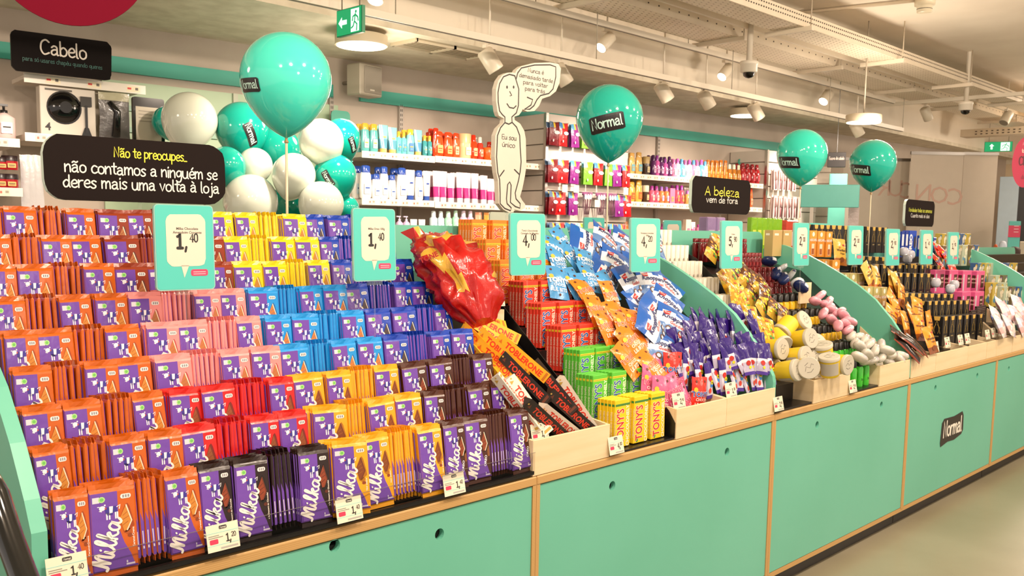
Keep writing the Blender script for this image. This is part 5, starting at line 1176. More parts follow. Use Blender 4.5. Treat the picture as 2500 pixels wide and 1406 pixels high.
b=MB(); c=atD(650,440,5.05); b.tube([(c.x-.5,c.y+.12,.6),(c.x-.3,c.y+.1,1.6),(c.x,c.y+.05,1.95)],.006,'c8c8b8'); tag(b.build('balloon_pole'),'thin pole carrying the cluster of teal and white balloons','stand')
# ================================================================ STANDEE WITH SPEECH BUBBLE
ol=[(1330,95),(1290,115),(1258,160),(1238,230),(1238,330),(1250,420),(1262,455),(1305,478),(1300,515),(1255,560),(1232,620),(1228,800),(1240,930),(1255,1000),(1260,1100),(1262,1190),(1300,1240),(1345,1265),(1385,1262),(1392,1240),(1440,1250),(1480,1230),(1482,1195),(1455,1160),(1440,1130),(1460,1060),(1480,960),(1492,880),(1490,780),(1488,650),(1475,580),(1440,520),(1395,490),(1392,462),(1430,450),(1452,420),(1462,400),(1500,420),(1560,415),(1600,370),(1625,312),(1690,290),(1740,250),(1770,180),(1782,60),(1760,20),(1690,8),(1560,12),(1450,40),(1412,70),(1400,98),(1370,92)]
YS=2.62; f2=lambda x,y:onY(850+x/3.43,150+y/3.43,YS)
base=f2(1345,1265); P2=[(f2(x,y).x-base.x,f2(x,y).z-base.z) for x,y in ol]
t=thing('standee','white cut-out figure board with a speech bubble standing on the counter','standee',TR(base.x,YS,base.z))
b=MB(); b.prism(P2,0,.001,'d6cdbd',fin='paper'); b.build('printed_face',t)
b=MB(); b.prism(P2,.0012,.022,'e6ddcc',fin='satin'); b.build('foam_core',t)
ln=MB(); g=lambda L_:[((f2(x,y).x-base.x),(f2(x,y).z-base.z)) for x,y in L_]
for P in ([(1395,120),(1350,108),(1300,128),(1268,185),(1254,260),(1256,340),(1268,415),(1290,445),(1312,465),(1312,512),(1275,555),(1250,620),(1242,800),(1252,930),(1268,990),(1272,1100),(1272,1190),(1310,1230),(1360,1250),(1365,1225),(1330,1190),(1325,1150),(1335,1030),(1352,1008),(1364,1035),(1358,1180),(1400,1215),(1438,1228),(1440,1190),(1405,1150),(1398,1100),(1425,1000),(1440,920),(1448,840),(1440,720),(1436,620),(1410,550),(1372,510),(1370,465),(1408,430),(1425,370),(1428,230),(1395,120)],
 [(1420,95),(1450,55),(1560,30),(1690,28),(1738,45),(1738,130),(1715,230),(1680,268),(1610,285),(1580,320),(1555,370),(1520,400),(1475,402),(1530,365),(1545,320),(1500,300)],[(1420,95),(1405,150)],[(1312,512),(1345,525),(1372,510)],[(1330,355),(1350,385),(1385,392),(1405,372)],[(1305,912),(1270,960)],[(1392,905),(1432,945)]):
    ln.ribbon(g(P),.0052,-.0008,'2b2623','paper')
for ex in (1330,1385): c=g([(ex,215)])[0]; ln.ell(c[0],c[1],.0045,.0062,-.0008,'2b2623')
c=g([(1358,275)])[0]; ln.ribbon([(c[0]-.004,c[1]+.010),(c[0]+.008,c[1]-.004),(c[0]-.002,c[1]-.006)],.0038,-.0008,'2b2623')
def hl(tx,x,y,hpx,wpx):
    a=f2(x-wpx/2,y);b2=f2(x+wpx/2,y); c=g([(x,y)])[0]; hgt=hpx/3.43/FPX*proj(a)[2]; tot=sum(strokes(q)[0] for q in tx)*hgt/8; k=(b2.x-a.x)/tot
    hand(ln,tx,c[0],c[1],hgt,-.0009,'2b2623',wt=.9,wig=.2,M2=lambda p:(c[0]+(p[0]-c[0])*k,p[1]))
for a in [('Nunca é',1572,100,34,135),('demasiado tarde',1575,155,34,285),('para voltar',1570,205,34,210),('para trás',1565,255,34,170),('Eu sou',1348,655,40,125),('único',1343,718,40,110)]: hl(*a)
ln.build('line_drawing',t)
b=MB(); b.tube([(0.0,.011,.004),(0,.011,1.30-base.z)],.006,'cfd6cc','clear'); b.build('clear_pole',t)
# ================================================================ PINK HANGING DISCS, HANDRAIL
c=atD(170,-127,2.6); f=math.degrees(math.atan2(c.x,c.y)); r=184/FPX*2.6
t=thing('hanging_disc','dark pink hanging disc cut by the top left corner','sign',TR(c.x,c.y,c.z,-f)); b=MB(); b.prism([(r*math.cos(6.2832*i/64),r*math.sin(6.2832*i/64)) for i in range(64)],0,.006,'740a24',fin='chalk'); b.build('disc',t)
b=MB(); b.tube([(0,.003,r),(0,.003,CZ-c.z)],.002,'cccccc'); b.build('wire',t)
c=atD(2502,396,7.2); f=math.degrees(math.atan2(c.x,c.y)); rz=61/FPX*7.2
t=thing('hanging_disc','pink hanging disc with dark writing cut by the right picture edge','sign',TR(c.x,c.y,c.z,-f)); b=MB(); b.prism([(rz*.45*math.cos(6.2832*i/48),rz*math.sin(6.2832*i/48)) for i in range(48)],0,.006,'b02848',fin='paper'); b.build('disc',t)
b=MB(); 
for tx,z,s,cl in (('Normal',.68,.14,'e890a0'),('todas',.38,.2,'f2b0a8'),('Clas',-.1,.42,'5a1c28'),('todos',-.36,.16,'b83050'),('dias',-.66,.2,'8a2038')): hand(b,tx,.0,z*rz,s*rz*.8,-.001,cl,wt=1.1,M2=lambda p:(p[0]*.62,p[1]))
b.build('lettering',t)
b=MB(); b.tube([(0,.003,rz),(0,.003,CZ-c.z)],.002,'cccccc'); b.build('wire',t)
b=MB(); P=[atD(-60,1120,1.15),atD(-10,1210,1.15),atD(25,1320,1.12),atD(70,1440,1.08),atD(90,1600,1.0)]; b.tube(P,.016,'111314','gloss',n=14)
t=thing('trolley','black tubular trolley handle cut by the lower left corner','trolley',Matrix()); b.build('handle_bar',t)
lo=P[-1]; b=MB(); b.tube([lo,Vector((lo.x,lo.y,.02))],.013,'111314','gloss'); b.build('upright',t)
b=MB(); b.tube([Vector((lo.x-.05,lo.y,.03)),Vector((lo.x+.05,lo.y,.03))],.03,'1a1a1a','satin'); b.build('wheel',t)
# ================================================================ WALL SHELVING
def upright(s,z0=.3,z1=2.32,lab='slotted metal shelf upright'):
    t=thing('shelf_upright',lab,'upright',WM(s,WB+.012,0)); b=MB(); b.box((0,0,(z0+z1)/2),(.03,.022,z1-z0),'a9a096','satin'); b.build('rail',t)
    b=MB(); 
    for i in range(int((z1-1.7)/.032)):
        for dx in (-.006,.006): b.box((dx,-.0115,1.72+i*.032),(.004,.002,.018),'3a352f')
    o=b.build('slots',t); o['kind']='stuff'
for s_,lb in ((-2.62,'slotted metal upright above the pink pump bottle'),(-.55,'slotted metal upright right of the balloon cluster'),(.0,'slotted metal upright over the teal shampoo bottles'),(2.76,'slotted metal upright over the purple spray bottles')): upright(s_,lab=lb)
def shelf(s0,s1,z,label,dep=.40):
    t=thing('wall_shelf',label,'shelf',WM((s0+s1)/2,-dep/2,z)); L_=s1-s0
    b=MB(); b.box((0,0,-.02),(L_-.006,dep,.03),fin='shelf_board'); b.build('board',t)
    b=MB(); b.box((0,-dep/2-.004,-.018),(L_-.004,.006,.042),'e6dfd2','satin'); b.build('price_rail',t)
    rnd=random.Random(int(z*100)); b=MB()
    for i in range(int(L_/.085)):
        x=-L_/2+.05+i*.085; b.rect(x,-.034,x+.05,-.004,-dep/2-.0085,'f0e4c4'); b.rect(x+.006,-.026,x+.016,-.014,-dep/2-.009,rnd.choice(('d8504a','c88a78','e07060'))); b.rect(x+.03,-.024,x+.045,-.012,-dep/2-.009,'a09684')
    o=b.build('price_labels',t); o['kind']='stuff'
SHL=[(-.57,0,1.925,'upper wall shelf under the teal shampoo bottles'),(0,1.0,1.93,'upper wall shelf under the red and orange bottles'),(-.57,0,1.63,'middle wall shelf under the white blue-capped bottles'),(0,1.0,1.625,'middle wall shelf under the pink and white tubes'),(-.57,0,1.405,'lower wall shelf left, under lilac pump bottles'),(0,1.0,1.405,'lower wall shelf under pastel bottles'),
 (1.93,2.75,1.915,'upper wall shelf under tan and purple bottles'),(2.75,3.8,1.91,'upper wall shelf under amber and red bottles'),(1.93,2.75,1.69,'middle wall shelf under the sun care bottles'),(2.75,3.8,1.69,'middle wall shelf behind the black slogan board'),(1.93,3.8,1.42,'lower wall shelf under purple and cream packs')]
for a in SHL: shelf(*a)
def wb(kind,w_,h,body,cap,acc):
    b=MB(); r=w_/2
    if kind=='oval': 
        b.lathe([(r*.75,0),(r*.95,h*.06),(r,h*.35),(r*.86,h*.72),(r*.7,h*.8)],body,14,'gloss',1,.55); b.lathe([(r*.72,h*.78),(r*.74,h*.97),(r*.5,h)],cap,14,'gloss',1,.6)
    elif kind=='tube':
        b.lathe([(r*.72,0),(r*.74,h*.16)],cap,14,'gloss',1,.8); v=[];n=14
        for z,sx,sy in ((h*.16,r*.78,r*.6),(h*.5,r*.92,r*.42),(h,r*1.05,r*.05)):
            v+=[(sx*math.cos(6.2832*i/n),sy*math.sin(6.2832*i/n),z) for i in range(n)]
        b.add(v,[(j*n+i,j*n+(i+1)%n,(j+1)*n+(i+1)%n,(j+1)*n+i) for j in range(2) for i in range(n)],[acc]*n+[body]*n,'gloss',True)
    elif kind=='pump':
        b.lathe([(r*.9,0),(r,h*.03),(r,h*.6),(r*.5,h*.7),(r*.3,h*.74)],body,14,'gloss'); b.lathe([(r*.34,h*.74),(r*.34,h*.82),(r*.12,h*.83),(r*.12,h*.95)],cap,12,'satin'); b.box((-r*.3,0,h*.965),(r*1.3,r*.4,h*.06),cap,'satin')
    elif kind=='jar': b.lathe([(r*.95,0),(r,h*.05),(r,h*.62)],body,16,'gloss'); b.lathe([(r*1.02,h*.62),(r*1.02,h*.97),(r*.95,h)],cap,16,'satin')
    elif kind=='spray': b.lathe([(r*.9,0),(r,h*.03),(r,h*.68),(r*.6,h*.74)],body,14,'gloss'); b.lathe([(r*.62,h*.74),(r*.55,h*.98),(r*.3,h)],cap,12,'gloss')
    elif kind=='box': b.box((0,0,h/2),(w_,w_*.5,h),body,'satin',b=.001)
    y=-(r*(.56 if kind=='oval' else .8 if kind=='tube' else 1.0 if kind!='box' else .5)+.0012)
    if kind!='tube': b.pl(rrect(-r*.5,h*.14,r*.5,h*.46,.003,2),y-(.001),acc,'satin'); b.rect(-r*.35,h*.30,r*.35,h*.34,y-.002,cap); b.rect(-r*.3,h*.22,r*.3,h*.245,y-.002,body)
    else: b.rect(-r*.35,h*.55,r*.35,h*.60,-r*.50,cap)
    return b.mesh('bottle')
WBM={}
def goods(tok,z,off,group,where,names,deep=1):
    """tok: list of (px, wpx, hpx, kind, body, cap, accent, word); bases on a shelf at height z"""
    cnt={}
    for (px,wp_,hp,kind,body,cap,acc,word) in tok:
        s_,zz=Wpx(px,530,off); p=W0+WU*s_+WN*off; d=proj((p.x,p.y,z))[2]; w_=wp_/FPX*d/.78; h=hp/FPX*d
        w_=round(w_*200)/200; h=round(h*100)/100; key=(kind,w_,h,body,cap,acc)
        if key not in WBM: WBM[key]=wb(*key)
        cnt[word]=cnt.get(word,0)+1
        for q in range(deep):
            o=bpy.data.objects.new('jar' if kind=='jar' else 'tube' if kind=='tube' else 'pack' if kind=='box' else 'bottle',WBM[key]); COL.objects.link(o); o.matrix_local=WM(s_,off-q*(w_*1.05),z)
            tag(o,'%s, %s%s, %s'%(word,od(cnt[word]-1)+' from left',' of the row behind' if q else '',where),'bottle' if kind not in('jar','box','tube') else kind,group)
A=[(891,20,68,'oval','5fb0b0','d8a83c','c4dcc4','tall teal shampoo bottle with gold cap'),(912,20,68,'oval','5fb0b0','d8a83c','c4dcc4','tall teal shampoo bottle with gold cap'),(935,21,66,'tube','86c8c8','d8b060','5a9ab0','pale teal tube on gold cap'),(957,21,65,'tube','86c8c8','d8b060','5a9ab0','pale teal tube on gold cap'),
 (972,11,57,'spray','6cc0c4','d8a83c','4a90b0','slim aqua bottle'),(984,11,57,'spray','6cc0c4','d8a83c','4a90b0','slim aqua bottle'),(1000,18,62,'oval','78bcc0','d8b03c','4a7ab0','aqua conditioner bottle'),(1019,18,62,'tube','7cc4c8','d8b060','4a8ab0','aqua tube on gold cap'),(1035,10,52,'spray','3c9094','d8a83c','70b0b0','small dark teal dropper'),(1047,10,52,'spray','3c9094','d8a83c','70b0b0','small dark teal dropper')]
goods(A,1.927,-.045,'teal hair care bottles on the upper wall shelf','upper shelf',0,2)
B=[(1068,25,62,'oval','e04418','d83a18','f0a060','red shampoo bottle'),(1092,22,62,'oval','e04418','d83a18','f0a060','red shampoo bottle'),(1111,17,60,'oval','dc5020','d83a18','f0c090','red shampoo bottle'),(1132,24,58,'jar','e8b888','e4a878','f0d8b8','peach jar with white band'),(1153,16,60,'spray','d83c18','c82c14','f0b080','narrow red spray bottle'),(1169,13,56,'spray','b83828','e0d4c8','e89070','clear red serum bottle'),(1190,24,32,'jar','e4581c','e8641e','f09050','orange jar'),(1206,16,48,'oval','c02c18','b02414','e06040','dark red bottle'),(1062,15,70,'oval','c8341a','b82a14','e07040','tall red bottle at the back')]
goods(B,1.932,-.045,'red and orange hair care on the upper wall shelf','upper shelf',0,2)
Cc=[(892,26,80,'oval','ece8e4','2a4ca0','c8dce8'),(918,20,62,'oval','ece8e4','2a4ca0','c8dce8'),(937,21,78,'oval','ece8e4','2a4ca0','d0e0e8'),(957,18,58,'oval','ece8e4','2a4ca0','c8dce8'),(980,24,78,'oval','ece8e4','2a4ca0','dce4e8'),(1022,20,74,'oval','ece8e4','2a4ca0','c8dce8')]
Cc=[c+('white shampoo bottle with blue cap',) for c in Cc]+[(1001,20,74,'tube','ece6e0','2a4ca0','e8dcd0','white tube on blue cap'),(1041,17,72,'tube','ece6e0','2a4ca0','e8dcd0','white tube on blue cap')]
goods(Cc,1.632,-.05,'white and blue bottles on the middle wall shelf','middle shelf',0,2)
D=[(1062+int(19.3*i)+(3 if i%3==0 else 0),18,(74,74,70,72,73,72,68,62,56,56,60)[i],'tube','eedce0','e8e0e4','c8307c','pink and white upside-down tube') for i in range(10)]
goods(D,1.627,-.05,'pink and white tubes on the middle wall shelf','middle shelf',0,2)
E_=[(975,14,44,'pump','cdb0d0','e0c8e0','e8dce8','lilac pump bottle'),(992,14,44,'pump','cdb0d0','e0c8e0','e8dce8','lilac pump bottle'),(1010,15,36,'tube','eee4e0','a87890','e8dce0','cream tube'),(1030,15,36,'tube','eee4e0','a87890','e8dce0','cream tube')]
goods(E_,1.407,-.05,'pastel bottles on the lower wall shelf','lower shelf left part',0,1)
E2=[(1058,16,58,'spray','cfe4ec','e0ecf0','b0d4e4','pale blue bottle'),(1076,14,58,'spray','cfe4ec','e0ecf0','b0d4e4','pale blue bottle'),(1094,15,58,'spray','a8e4c0','d0f0dc','c8f0d8','mint green bottle'),(1112,14,58,'spray','a8e4c0','d0f0dc','c8f0d8','mint green bottle'),(1131,15,58,'spray','dcb8d8','ecd8ec','f0dcec','lilac bottle'),(1148,14,58,'spray','dcb8d8','ecd8ec','f0dcec','lilac bottle'),(1168,16,56,'tube','f0a080','e8d0c0','f0b8a0','peach tube'),(1190,17,56,'tube','f09838','f0d8b0','f0b060','orange tube')]
goods(E2,1.407,-.05,'pastel bottles on the lower wall shelf','lower shelf',0,1)
F_=[(1538,17,50,'oval','d8ac64','c89a54','6aa8b8','tan bottle with blue dot'),(1555,18,52,'oval','d8ac64','c89a54','6aa8b8','tan bottle with blue dot'),(1573,14,44,'jar','3c2c20','b89a60','c8b890','dark brown jar')]+[(1590+int(9.8*i),11,(50,50,46,44)[i%4],'spray',('5a2a60','c85aa0')[i%2],('4a2050','8a3a90')[i%2],'e8b0d0','purple and pink slim bottle') for i in range(5)]+[(1640+int(9.6*i),11,(42,46,44)[i%3],'spray',('e890b8','f0ccd8','6cc0e0','a0d8e8','e8e0e8')[i%5],('c86aa0','b858a8','5a9ac8')[i%3],'f0e4ec','pastel hair mist bottle') for i in range(9)]
goods(F_,1.917,-.045,'bottles on the upper right wall shelf','right upper shelf',0,2)
G_=[(1724+int(10.5*i),12,(50,50,48,52)[i%4],'oval','b8681c','a05818','d89040','amber bottle') for i in range(5)]+[(1776+11*i,9,42,'spray','a86824','e8dcc0','d8a860','small amber dropper with pale cap') for i in range(3)]+[(1808+int(11.5*i),12,48,'spray','9c1c24','8a1420','c85058','dark red spray bottle') for i in range(4)]
goods(G_,1.912,-.045,'amber and red bottles on the upper right wall shelf','right upper shelf',0,2)
H_=[(1540,17,48,'oval','dca84c','c8963c','b8602c','golden oval bottle'),(1557,18,52,'oval','dca84c','c8963c','b8602c','golden oval bottle'),(1574,13,40,'jar','4a3424','e0d0b0','c8a878','brown jar with cream lid'),(1589,11,42,'spray','e0607c','a03a8c','f0c0b0','purple capped pink can'),(1600,11,42,'spray','e0607c','a03a8c','f0c0b0','purple capped pink can'),(1612,11,40,'spray','e88850','9060b0','b0b8e0','orange and lilac can'),(1624,11,40,'spray','e88850','9060b0','b0b8e0','orange and lilac can'),(1637,15,38,'box','d87aa0','a04898','f0a058','pink carton'),(1650,11,44,'spray','d85a70','9a3a98','e89050','magenta can'),(1661,11,44,'spray','d85a70','9a3a98','e89050','magenta can'),(1676,11,34,'spray','e8a860','a868b0','f0d8c0','peach can'),(1689,14,42,'tube','ece0dc','d0a0a8','e8a0a0','white tube by the board'),(1822,12,46,'oval','e8602c','d84a20','f0a080','orange bottle right of the board'),(1830,12,46,'oval','e8602c','d84a20','f0a080','orange bottle right of the board')]
goods(H_,1.692,-.045,'sun care bottles on the middle right wall shelf','right middle shelf',0,2)
I_=[(1528,14,34,'oval','b86828','8a4818','d89858','brown bottle'),(1546,13,30,'jar','3a2a20','7a9a50','c8b080','dark jar with green lid'),(1562,14,34,'jar','6a8a5c','5a7a4c','d8d0a8','green tin'),(1600,14,32,'box','e8d8c0','d8c0a0','c890a0','cream box'),(1620,14,30,'spray','9a3a78','8a2a68','e8b0c8','plum bottle'),(1678,15,38,'box','f0d4c0','e8c0b0','d87898','peach box'),(1693,13,34,'tube','f0c8d8','c8307c','d85a98','pink tube'),(1707,13,28,'spray','e07aa0','a83888','f0c0d0','rose bottle')]
goods(I_,1.422,-.05,'packs on the lower right wall shelf','right lower shelf',0,1)
# slatwall columns
def slatcol(s0,s1,ztop,label,front=True,back=WB):
    t=thing('slatwall_column',label,'display column',WM(s0,0,0)); w_=s1-s0
    b=MB(); b.box((w_/2,-back/2+.012,ztop/2),(w_-.03,-back-.02,ztop-.01),'8f857a'); b.build('core',t)
    z=ztop; k=0
    while z>.9:
        b=MB(); b.box((.006,-back/2,z-.056),(.012,-back-.012,.105),'d2c8bc','paint',b=.002); b.build('slat',t)
        b=MB(); b.box((w_/2,.005,z-.056),(w_-.03,.012,.105),'d6ccc0','paint',b=.002); b.build('slat',t)
        z-=.1135
    b=MB(); b.box((.004,.0,ztop/2),(.026,.026,ztop),'c4c0ba','metal'); b.build('corner_profile',t)
slatcol(1.01,1.93,2.31,'slatwall column carrying bright sweet bags, right of the standee')
slatcol(3.845,4.75,2.235,'slatwall column carrying pink brushes, behind the third balloon')
# packs on hooks
def hookpack(w_,h,c1,c2,kind='bag'):
    b=MB()
    if kind=='bag':
        m_=pouch(w_,h,.03,lambda u,v: c2 if (v>.72 and u<.35) else ('f0c83c' if v>.8 and u<.5 else c1),None,seed=int(w_*1000)+len(c1),nx=6,nz=8,wr=.12); b=m_; b.ell(w_*.1,h*.55,w_*.28,h*.08,-.019,'e8dce0'); b.ell(-w_*.2,h*.2,w_*.07,h*.06,-.018,'e8c8cc')
    elif kind=='brush':
        b.box((0,0,h*.5),(w_,.012,h),c2,'clear'); 
        for q in (-.28,0,.28): b.tube([(q*w_*.4,-.002,h*.05),(q*w_,-.004,h*.7)],.004,c1,n=6); b.ell(q*w_,h*.8,w_*.13,h*.12,-.009,'c8ccd4','gloss')
        b.rect(-w_/2,h*.86,w_/2,h,-.0075,'8a4a78')
    else:
        b.box((0,0,h*.5),(w_,.008,h),'eadad4','gloss'); b.tube([(0,-.008,h*.05),(0,-.008,h*.55)],.007,c1,n=6); b.tube([(0,-.010,h*.5),(0,-.010,h*.9)],.012,c2,n=8)
    b.tube([(0,.03,h*.97),(0,-.05,h*.97)],.0016,'b0aca4',n=5)
    return b.mesh('hanging_pack')
HP={'r':(hookpack(.105,.17,'c81c22','4a8ac8'),'red hanging sweet bag'),'v':(hookpack(.1,.17,'8c2a86','58a0c8'),'purple hanging sweet bag'),'g':(hookpack(.103,.17,'7cb83c','8ac8d8'),'lime green hanging sweet bag'),'d':(hookpack(.098,.17,'7c1620','506a8c'),'dark red hanging sweet bag'),'b':(hookpack(.10,.18,'6a3a48','b89aa8','brush'),'clear pack of lollipop brushes'),'k':(hookpack(.05,.19,'c08088','e0b8b8','pink'),'pink hair brush pack')}
def hang(tok,z,off,row,scl=1):
    cnt={}
    for (c,px) in tok:
        me,nm=HP[c]; s_,_=Wpx(px,(500 if z<1.8 else 380),off+.02); cnt[c]=cnt.get(c,0)+1
        for q in range(2):
            o=bpy.data.objects.new('hanging_pack',me); COL.objects.link(o); o.matrix_local=WM(s_,off+.05-q*.028,z,random.uniform(-6,10),0,random.uniform(-4,4))@Matrix.Scale(scl,4)
            tag(o,'%s, %s from left%s, %s'%(nm,od(cnt[c]-1),' behind' if q else '',row),'hanging pack','packs hanging on the slatwall columns')
hang([('d',1345),('r',1367),('v',1397),('g',1424),('r',1452),('v',1480),('g',1508)],2.07,.03,'top hook row')
hang([('d',1344),('r',1368),('v',1396),('g',1430),('r',1455),('g',1480),('v',1502),('r',1524)],1.80,.03,'second hook row')
hang([('d',1342),('r',1362),('v',1393),('b',1428),('b',1462),('b',1488),('v',1506),('r',1523)],1.565,.03,'third hook row')
hang([('d',1345),('r',1362),('v',1385),('g',1412),('b',1440),('v',1490),('r',1512)],1.335,.03,'lowest hook row')
hang([('k',1890),('k',1900),('k',1910),('k',1922),('k',1935)],1.86,.03,'upper hooks of the far column',1)
hang([('k',1885),('k',1897),('k',1908),('k',1920),('k',1932),('k',1945)],1.60,.03,'middle hooks of the far column',1.1)
hang([('k',1890),('k',1902),('k',1915),('k',1930),('k',1946)],1.36,.03,'lower hooks of the far column',1)
for i,(px,py) in enumerate([(1379,460),(1407,461),(1458,497),(1528,467)]):
    s_,z=Wpx(px,py,.12); b=MB(); b.box((0,0,0),(.055,.002,.055),'f0e2c8','paper'); b.tube([(0,0,.02),(0,.07,.02)],.0015,'b0aca4'); tag(b.build('hook_price_tag',M=WM(s_,.12,z)),'cream price tag on the slatwall hooks, %s from left'%od(i),'price tag','hook price tags')
# left section: header sign, rail, accessories, pump bottle
t=thing('category_sign','black category sign reading Cabelo in white handwriting','sign',WM(-2.30,.0,2.185)); b=MB(); pts=rrect(-.245,0,.225,.195,.03,4,.003,3); b.prism(pts,0,.003,'15100f',fin='chalk'); b.build('printed_face',t)
b=MB(); b.prism(pts,.0032,.018,'2a2726'); b.build('foam_core',t); b=MB(); hand(b,'Cabelo',-.005,.095,.07,-.001,'d8cfc4',wt=.9); hand(b,'para só usares chapéu quando queres',-.008,.052,.021,-.001,'1f5a52',wt=.8); b.build('lettering',t)
t=thing('wall_shelf','short white shelf with red price labels under the Cabelo sign','shelf',WM(-2.17,-.22,2.19)); b=MB(); b.box((0,0,-.02),(.60,.24,.02),fin='shelf_board'); b.build('board',t)
b=MB(); b.box((0,-.125,-.022),(.60,.006,.046),'e0d8ca','satin'); b.build('price_rail',t); b=MB()
for x in (-.2,.0,.2): b.rect(x,-.038,x+.07,-.008,-.1285,'efe2c2'); b.rect(x+.004,-.026,x+.024,-.016,-.129,'d8403a'); b.rect(x+.045,-.028,x+.06,-.014,-.129,'6a6258')
o=b.build('price_labels',t); o['kind']='stuff'
shelf(-3.1,-2.52,1.85,'white wall shelf under the pink pump bottle at the left edge'); shelf(-3.1,-2.515,1.61,'white wall shelf under the red jars at the left edge'); shelf(-2.50,-1.85,1.885,'white wall shelf under the bowl set and clear bags'); shelf(-2.50,-1.85,1.50,'white wall shelf with silver wrapped items, half hidden by the slogan board'); shelf(-2.5,-1.2,1.33,'lowest wall shelf with magenta face boxes')
goods([(-12,30,75,'pump','e8c8c4','1c1a1a','f0dcd8','pale pink pump bottle with black pump'),(19,38,82,'pump','e8c8c4','1c1a1a','f0dcd8','pale pink pump bottle with black pump')],1.853,-.06,'pink pump bottles','left edge shelf',0,1)
goods([(4,26,34,'jar','a81420','241416','c8a860','red jar with black lid'),(28,28,34,'jar','a81420','241416','c8a860','red jar with black lid')],1.612,-.06,'red jars with black lids','left edge shelf lower layer',0,1)
goods([(6,26,32,'jar','a81420','241416','c8a860','red jar with black lid'),(29,28,32,'jar','a81420','241416','c8a860','red jar with black lid')],1.702,-.06,'red jars with black lids','left edge shelf upper layer',0,1)
t=thing('bowl_set','boxed black mixing bowl and brush set marked 4','hair tool box',WM(-2.26,-.12,1.888)); b=MB(); b.box((0,.03,.13),(.27,.07,.245),'cfc6b8','satin',b=.003); b.build('carton',t)
b=MB(); b.ell(-.02,.15,.085,.085,-.007,'161415','gloss',28); b.build('bowl_rim',t); b=MB(); b.lathe([(.078,0),(.06,.02),(.03,.03)],'0c0b0c',24,'gloss'); o=b.build('bowl',t); o.matrix_local=TR(-.02,-.008,.15,0,90)
b=MB(); b.box((.085,-.012,.10),(.012,.012,.14),'2a2828','gloss'); b.box((.085,-.012,.19),(.055,.012,.05),'3a3836','gloss'); b.pl([(.055,.0),(.115,.0),(.095,.055),(.075,.055)],-.016,'22201f','gloss'); b.build('brush',t)
b=MB(); sans(b,'4',-.10,.03,.055,-.0065,'1c1a19',.02); b.rect(-.11,.232,.02,.242,-.0065,'5a544c'); tag(b.build('printed_number',t),kind='stuff')
t=thing('comb_bag','clear bag holding a black comb and brush','hair tool bag',WM(-2.035,-.10,1.888)); b=pouch(.16,.25,.03,lambda u,v:'b0ac90' if v>.85 else '5c5856',None,seed=3); b.build('clear_bag',t)
b=MB(); b.tube([(0,-.02,.02),(.01,-.022,.15),(-.03,-.02,.20)],[.022,.018,.012],'141313','gloss'); b.build('comb',t)
t=thing('framed_card_pack','clear pack with black frame around a pale card','hair tool pack',WM(-1.86,-.08,1.888)); b=MB(); b.prism(rrect(-.085,0,.085,.24,.012,3),0,.02,'161414',fin='gloss'); b.build('frame',t); b=MB(); b.rect(-.07,.01,.066,.19,-.001,'b8ae9a','paper')
for i in range(4): b.rect(-.055,.165-.018*i,.02,.169-.018*i,-.002,'8a8070')
b.build('card',t)
for i,px in enumerate((66,80,94)):
    s_,_=Wpx(px,420,-.05); b=pouch(.055,.28,.03,lambda u,v:'c4c0c0',None,seed=i,nx=5); tag(b.build('wrapped_comb',M=WM(s_,-.07,1.503)),'silver wrapped item left of the slogan board, %s from left'%od(i),'hair tool','silver wrapped items')
for i in range(9):
    s_,_=Wpx(70+31*i,500,-.05); b=MB(); b.box((0,0,.07),(.075,.05,.15),'c02a6c' if i%2 else 'd8b8a0','satin',b=.001); b.ell(0,.12,.02,.022,-.027,'e8c8b0'); b.rect(-.03,.02,.03,.06,-.027,'8a2050'); tag(b.build('face_box',M=WM(s_,-.06,1.333)),'%s face care box under the slogan board, %s from left'%('magenta' if i%2 else 'pale',od(i)),'box','face care boxes under the slogan board')
# loudspeaker
t=thing('loudspeaker','grey loudspeaker on a wall bracket in the gap of the teal band','speaker',WM(-.41,-.22,2.30,12)); b=MB(); b.box((0,0,.10),(.20,.13,.20),'a59c8c','satin',b=.008); b.build('cabinet',t); b=MB(); b.box((0.01,-.068,.10),(.15,.008,.17),'8f877a','matte',b=.003); b.rect(-.02,.03,.02,.04,-.0735,'d0c8b8'); b.build('grille',t); b=MB(); b.tube([(0,.06,.1),(0,.20,.1)],.012,'8a8276'); b.build('bracket',t)
# round cornered teal tabs hanging behind goods
for i,(px,py,w_,h) in enumerate([(832,293,.14,.12),(1825,402,.30,.10)]):
    s_,z=Wpx(px,py,-.3); b=MB(); b.prism(rrect(-w_/2,-h/2,w_/2,h/2,.03,4),0,.006,'3f9c86',fin='satin'); b.tube([(0,.006,0),(0,.11,0)],.004,'8a8276'); tag(b.build('shelf_flag',M=WM(s_,-.3,z)),['small teal rounded tab above the balloon cluster','long teal rounded tab above the dark red bottles'][i],'sign')
# goods standing on the far half of the double counter
def farpacks(pl,pr,pt,pb,n,Y,col,col2,word,group,rows=1):
    x0=onY(pl,pt,Y).x; x1=onY(pr,pt,Y).x; zt=onY((pl+pr)/2,pt,Y).z; w_=(x1-x0)/n
    for i in range(n):
        h=zt-1.18; b=MB(); b.box((0,0,h/2),(w_*.96,w_*.6,h),col,'film',b=.006); b.rect(-w_*.3,h*.55,w_*.3,h*.8,-w_*.31,col2); b.ell(0,h*.35,w_*.22,w_*.2,-w_*.31,col2)
        tag(b.build('pack',M=TR(x0+w_*(i+.5),Y,1.18)),'%s, %s from left'%(word,od(i)),'pack',group)
farpacks(1830,1905,532,560,6,2.90,'8cc428','d8e458','lime green pack beyond the back board','lime green packs beyond the back board')
farpacks(1716,1762,530,560,2,2.9,'b898d0','e0ccec','lilac pack beyond the back board','lilac packs beyond the back board')
farpacks(1905,1935,538,548,1,2.95,'e0503c','f0c0c0','red topped pack beyond the green packs',None)
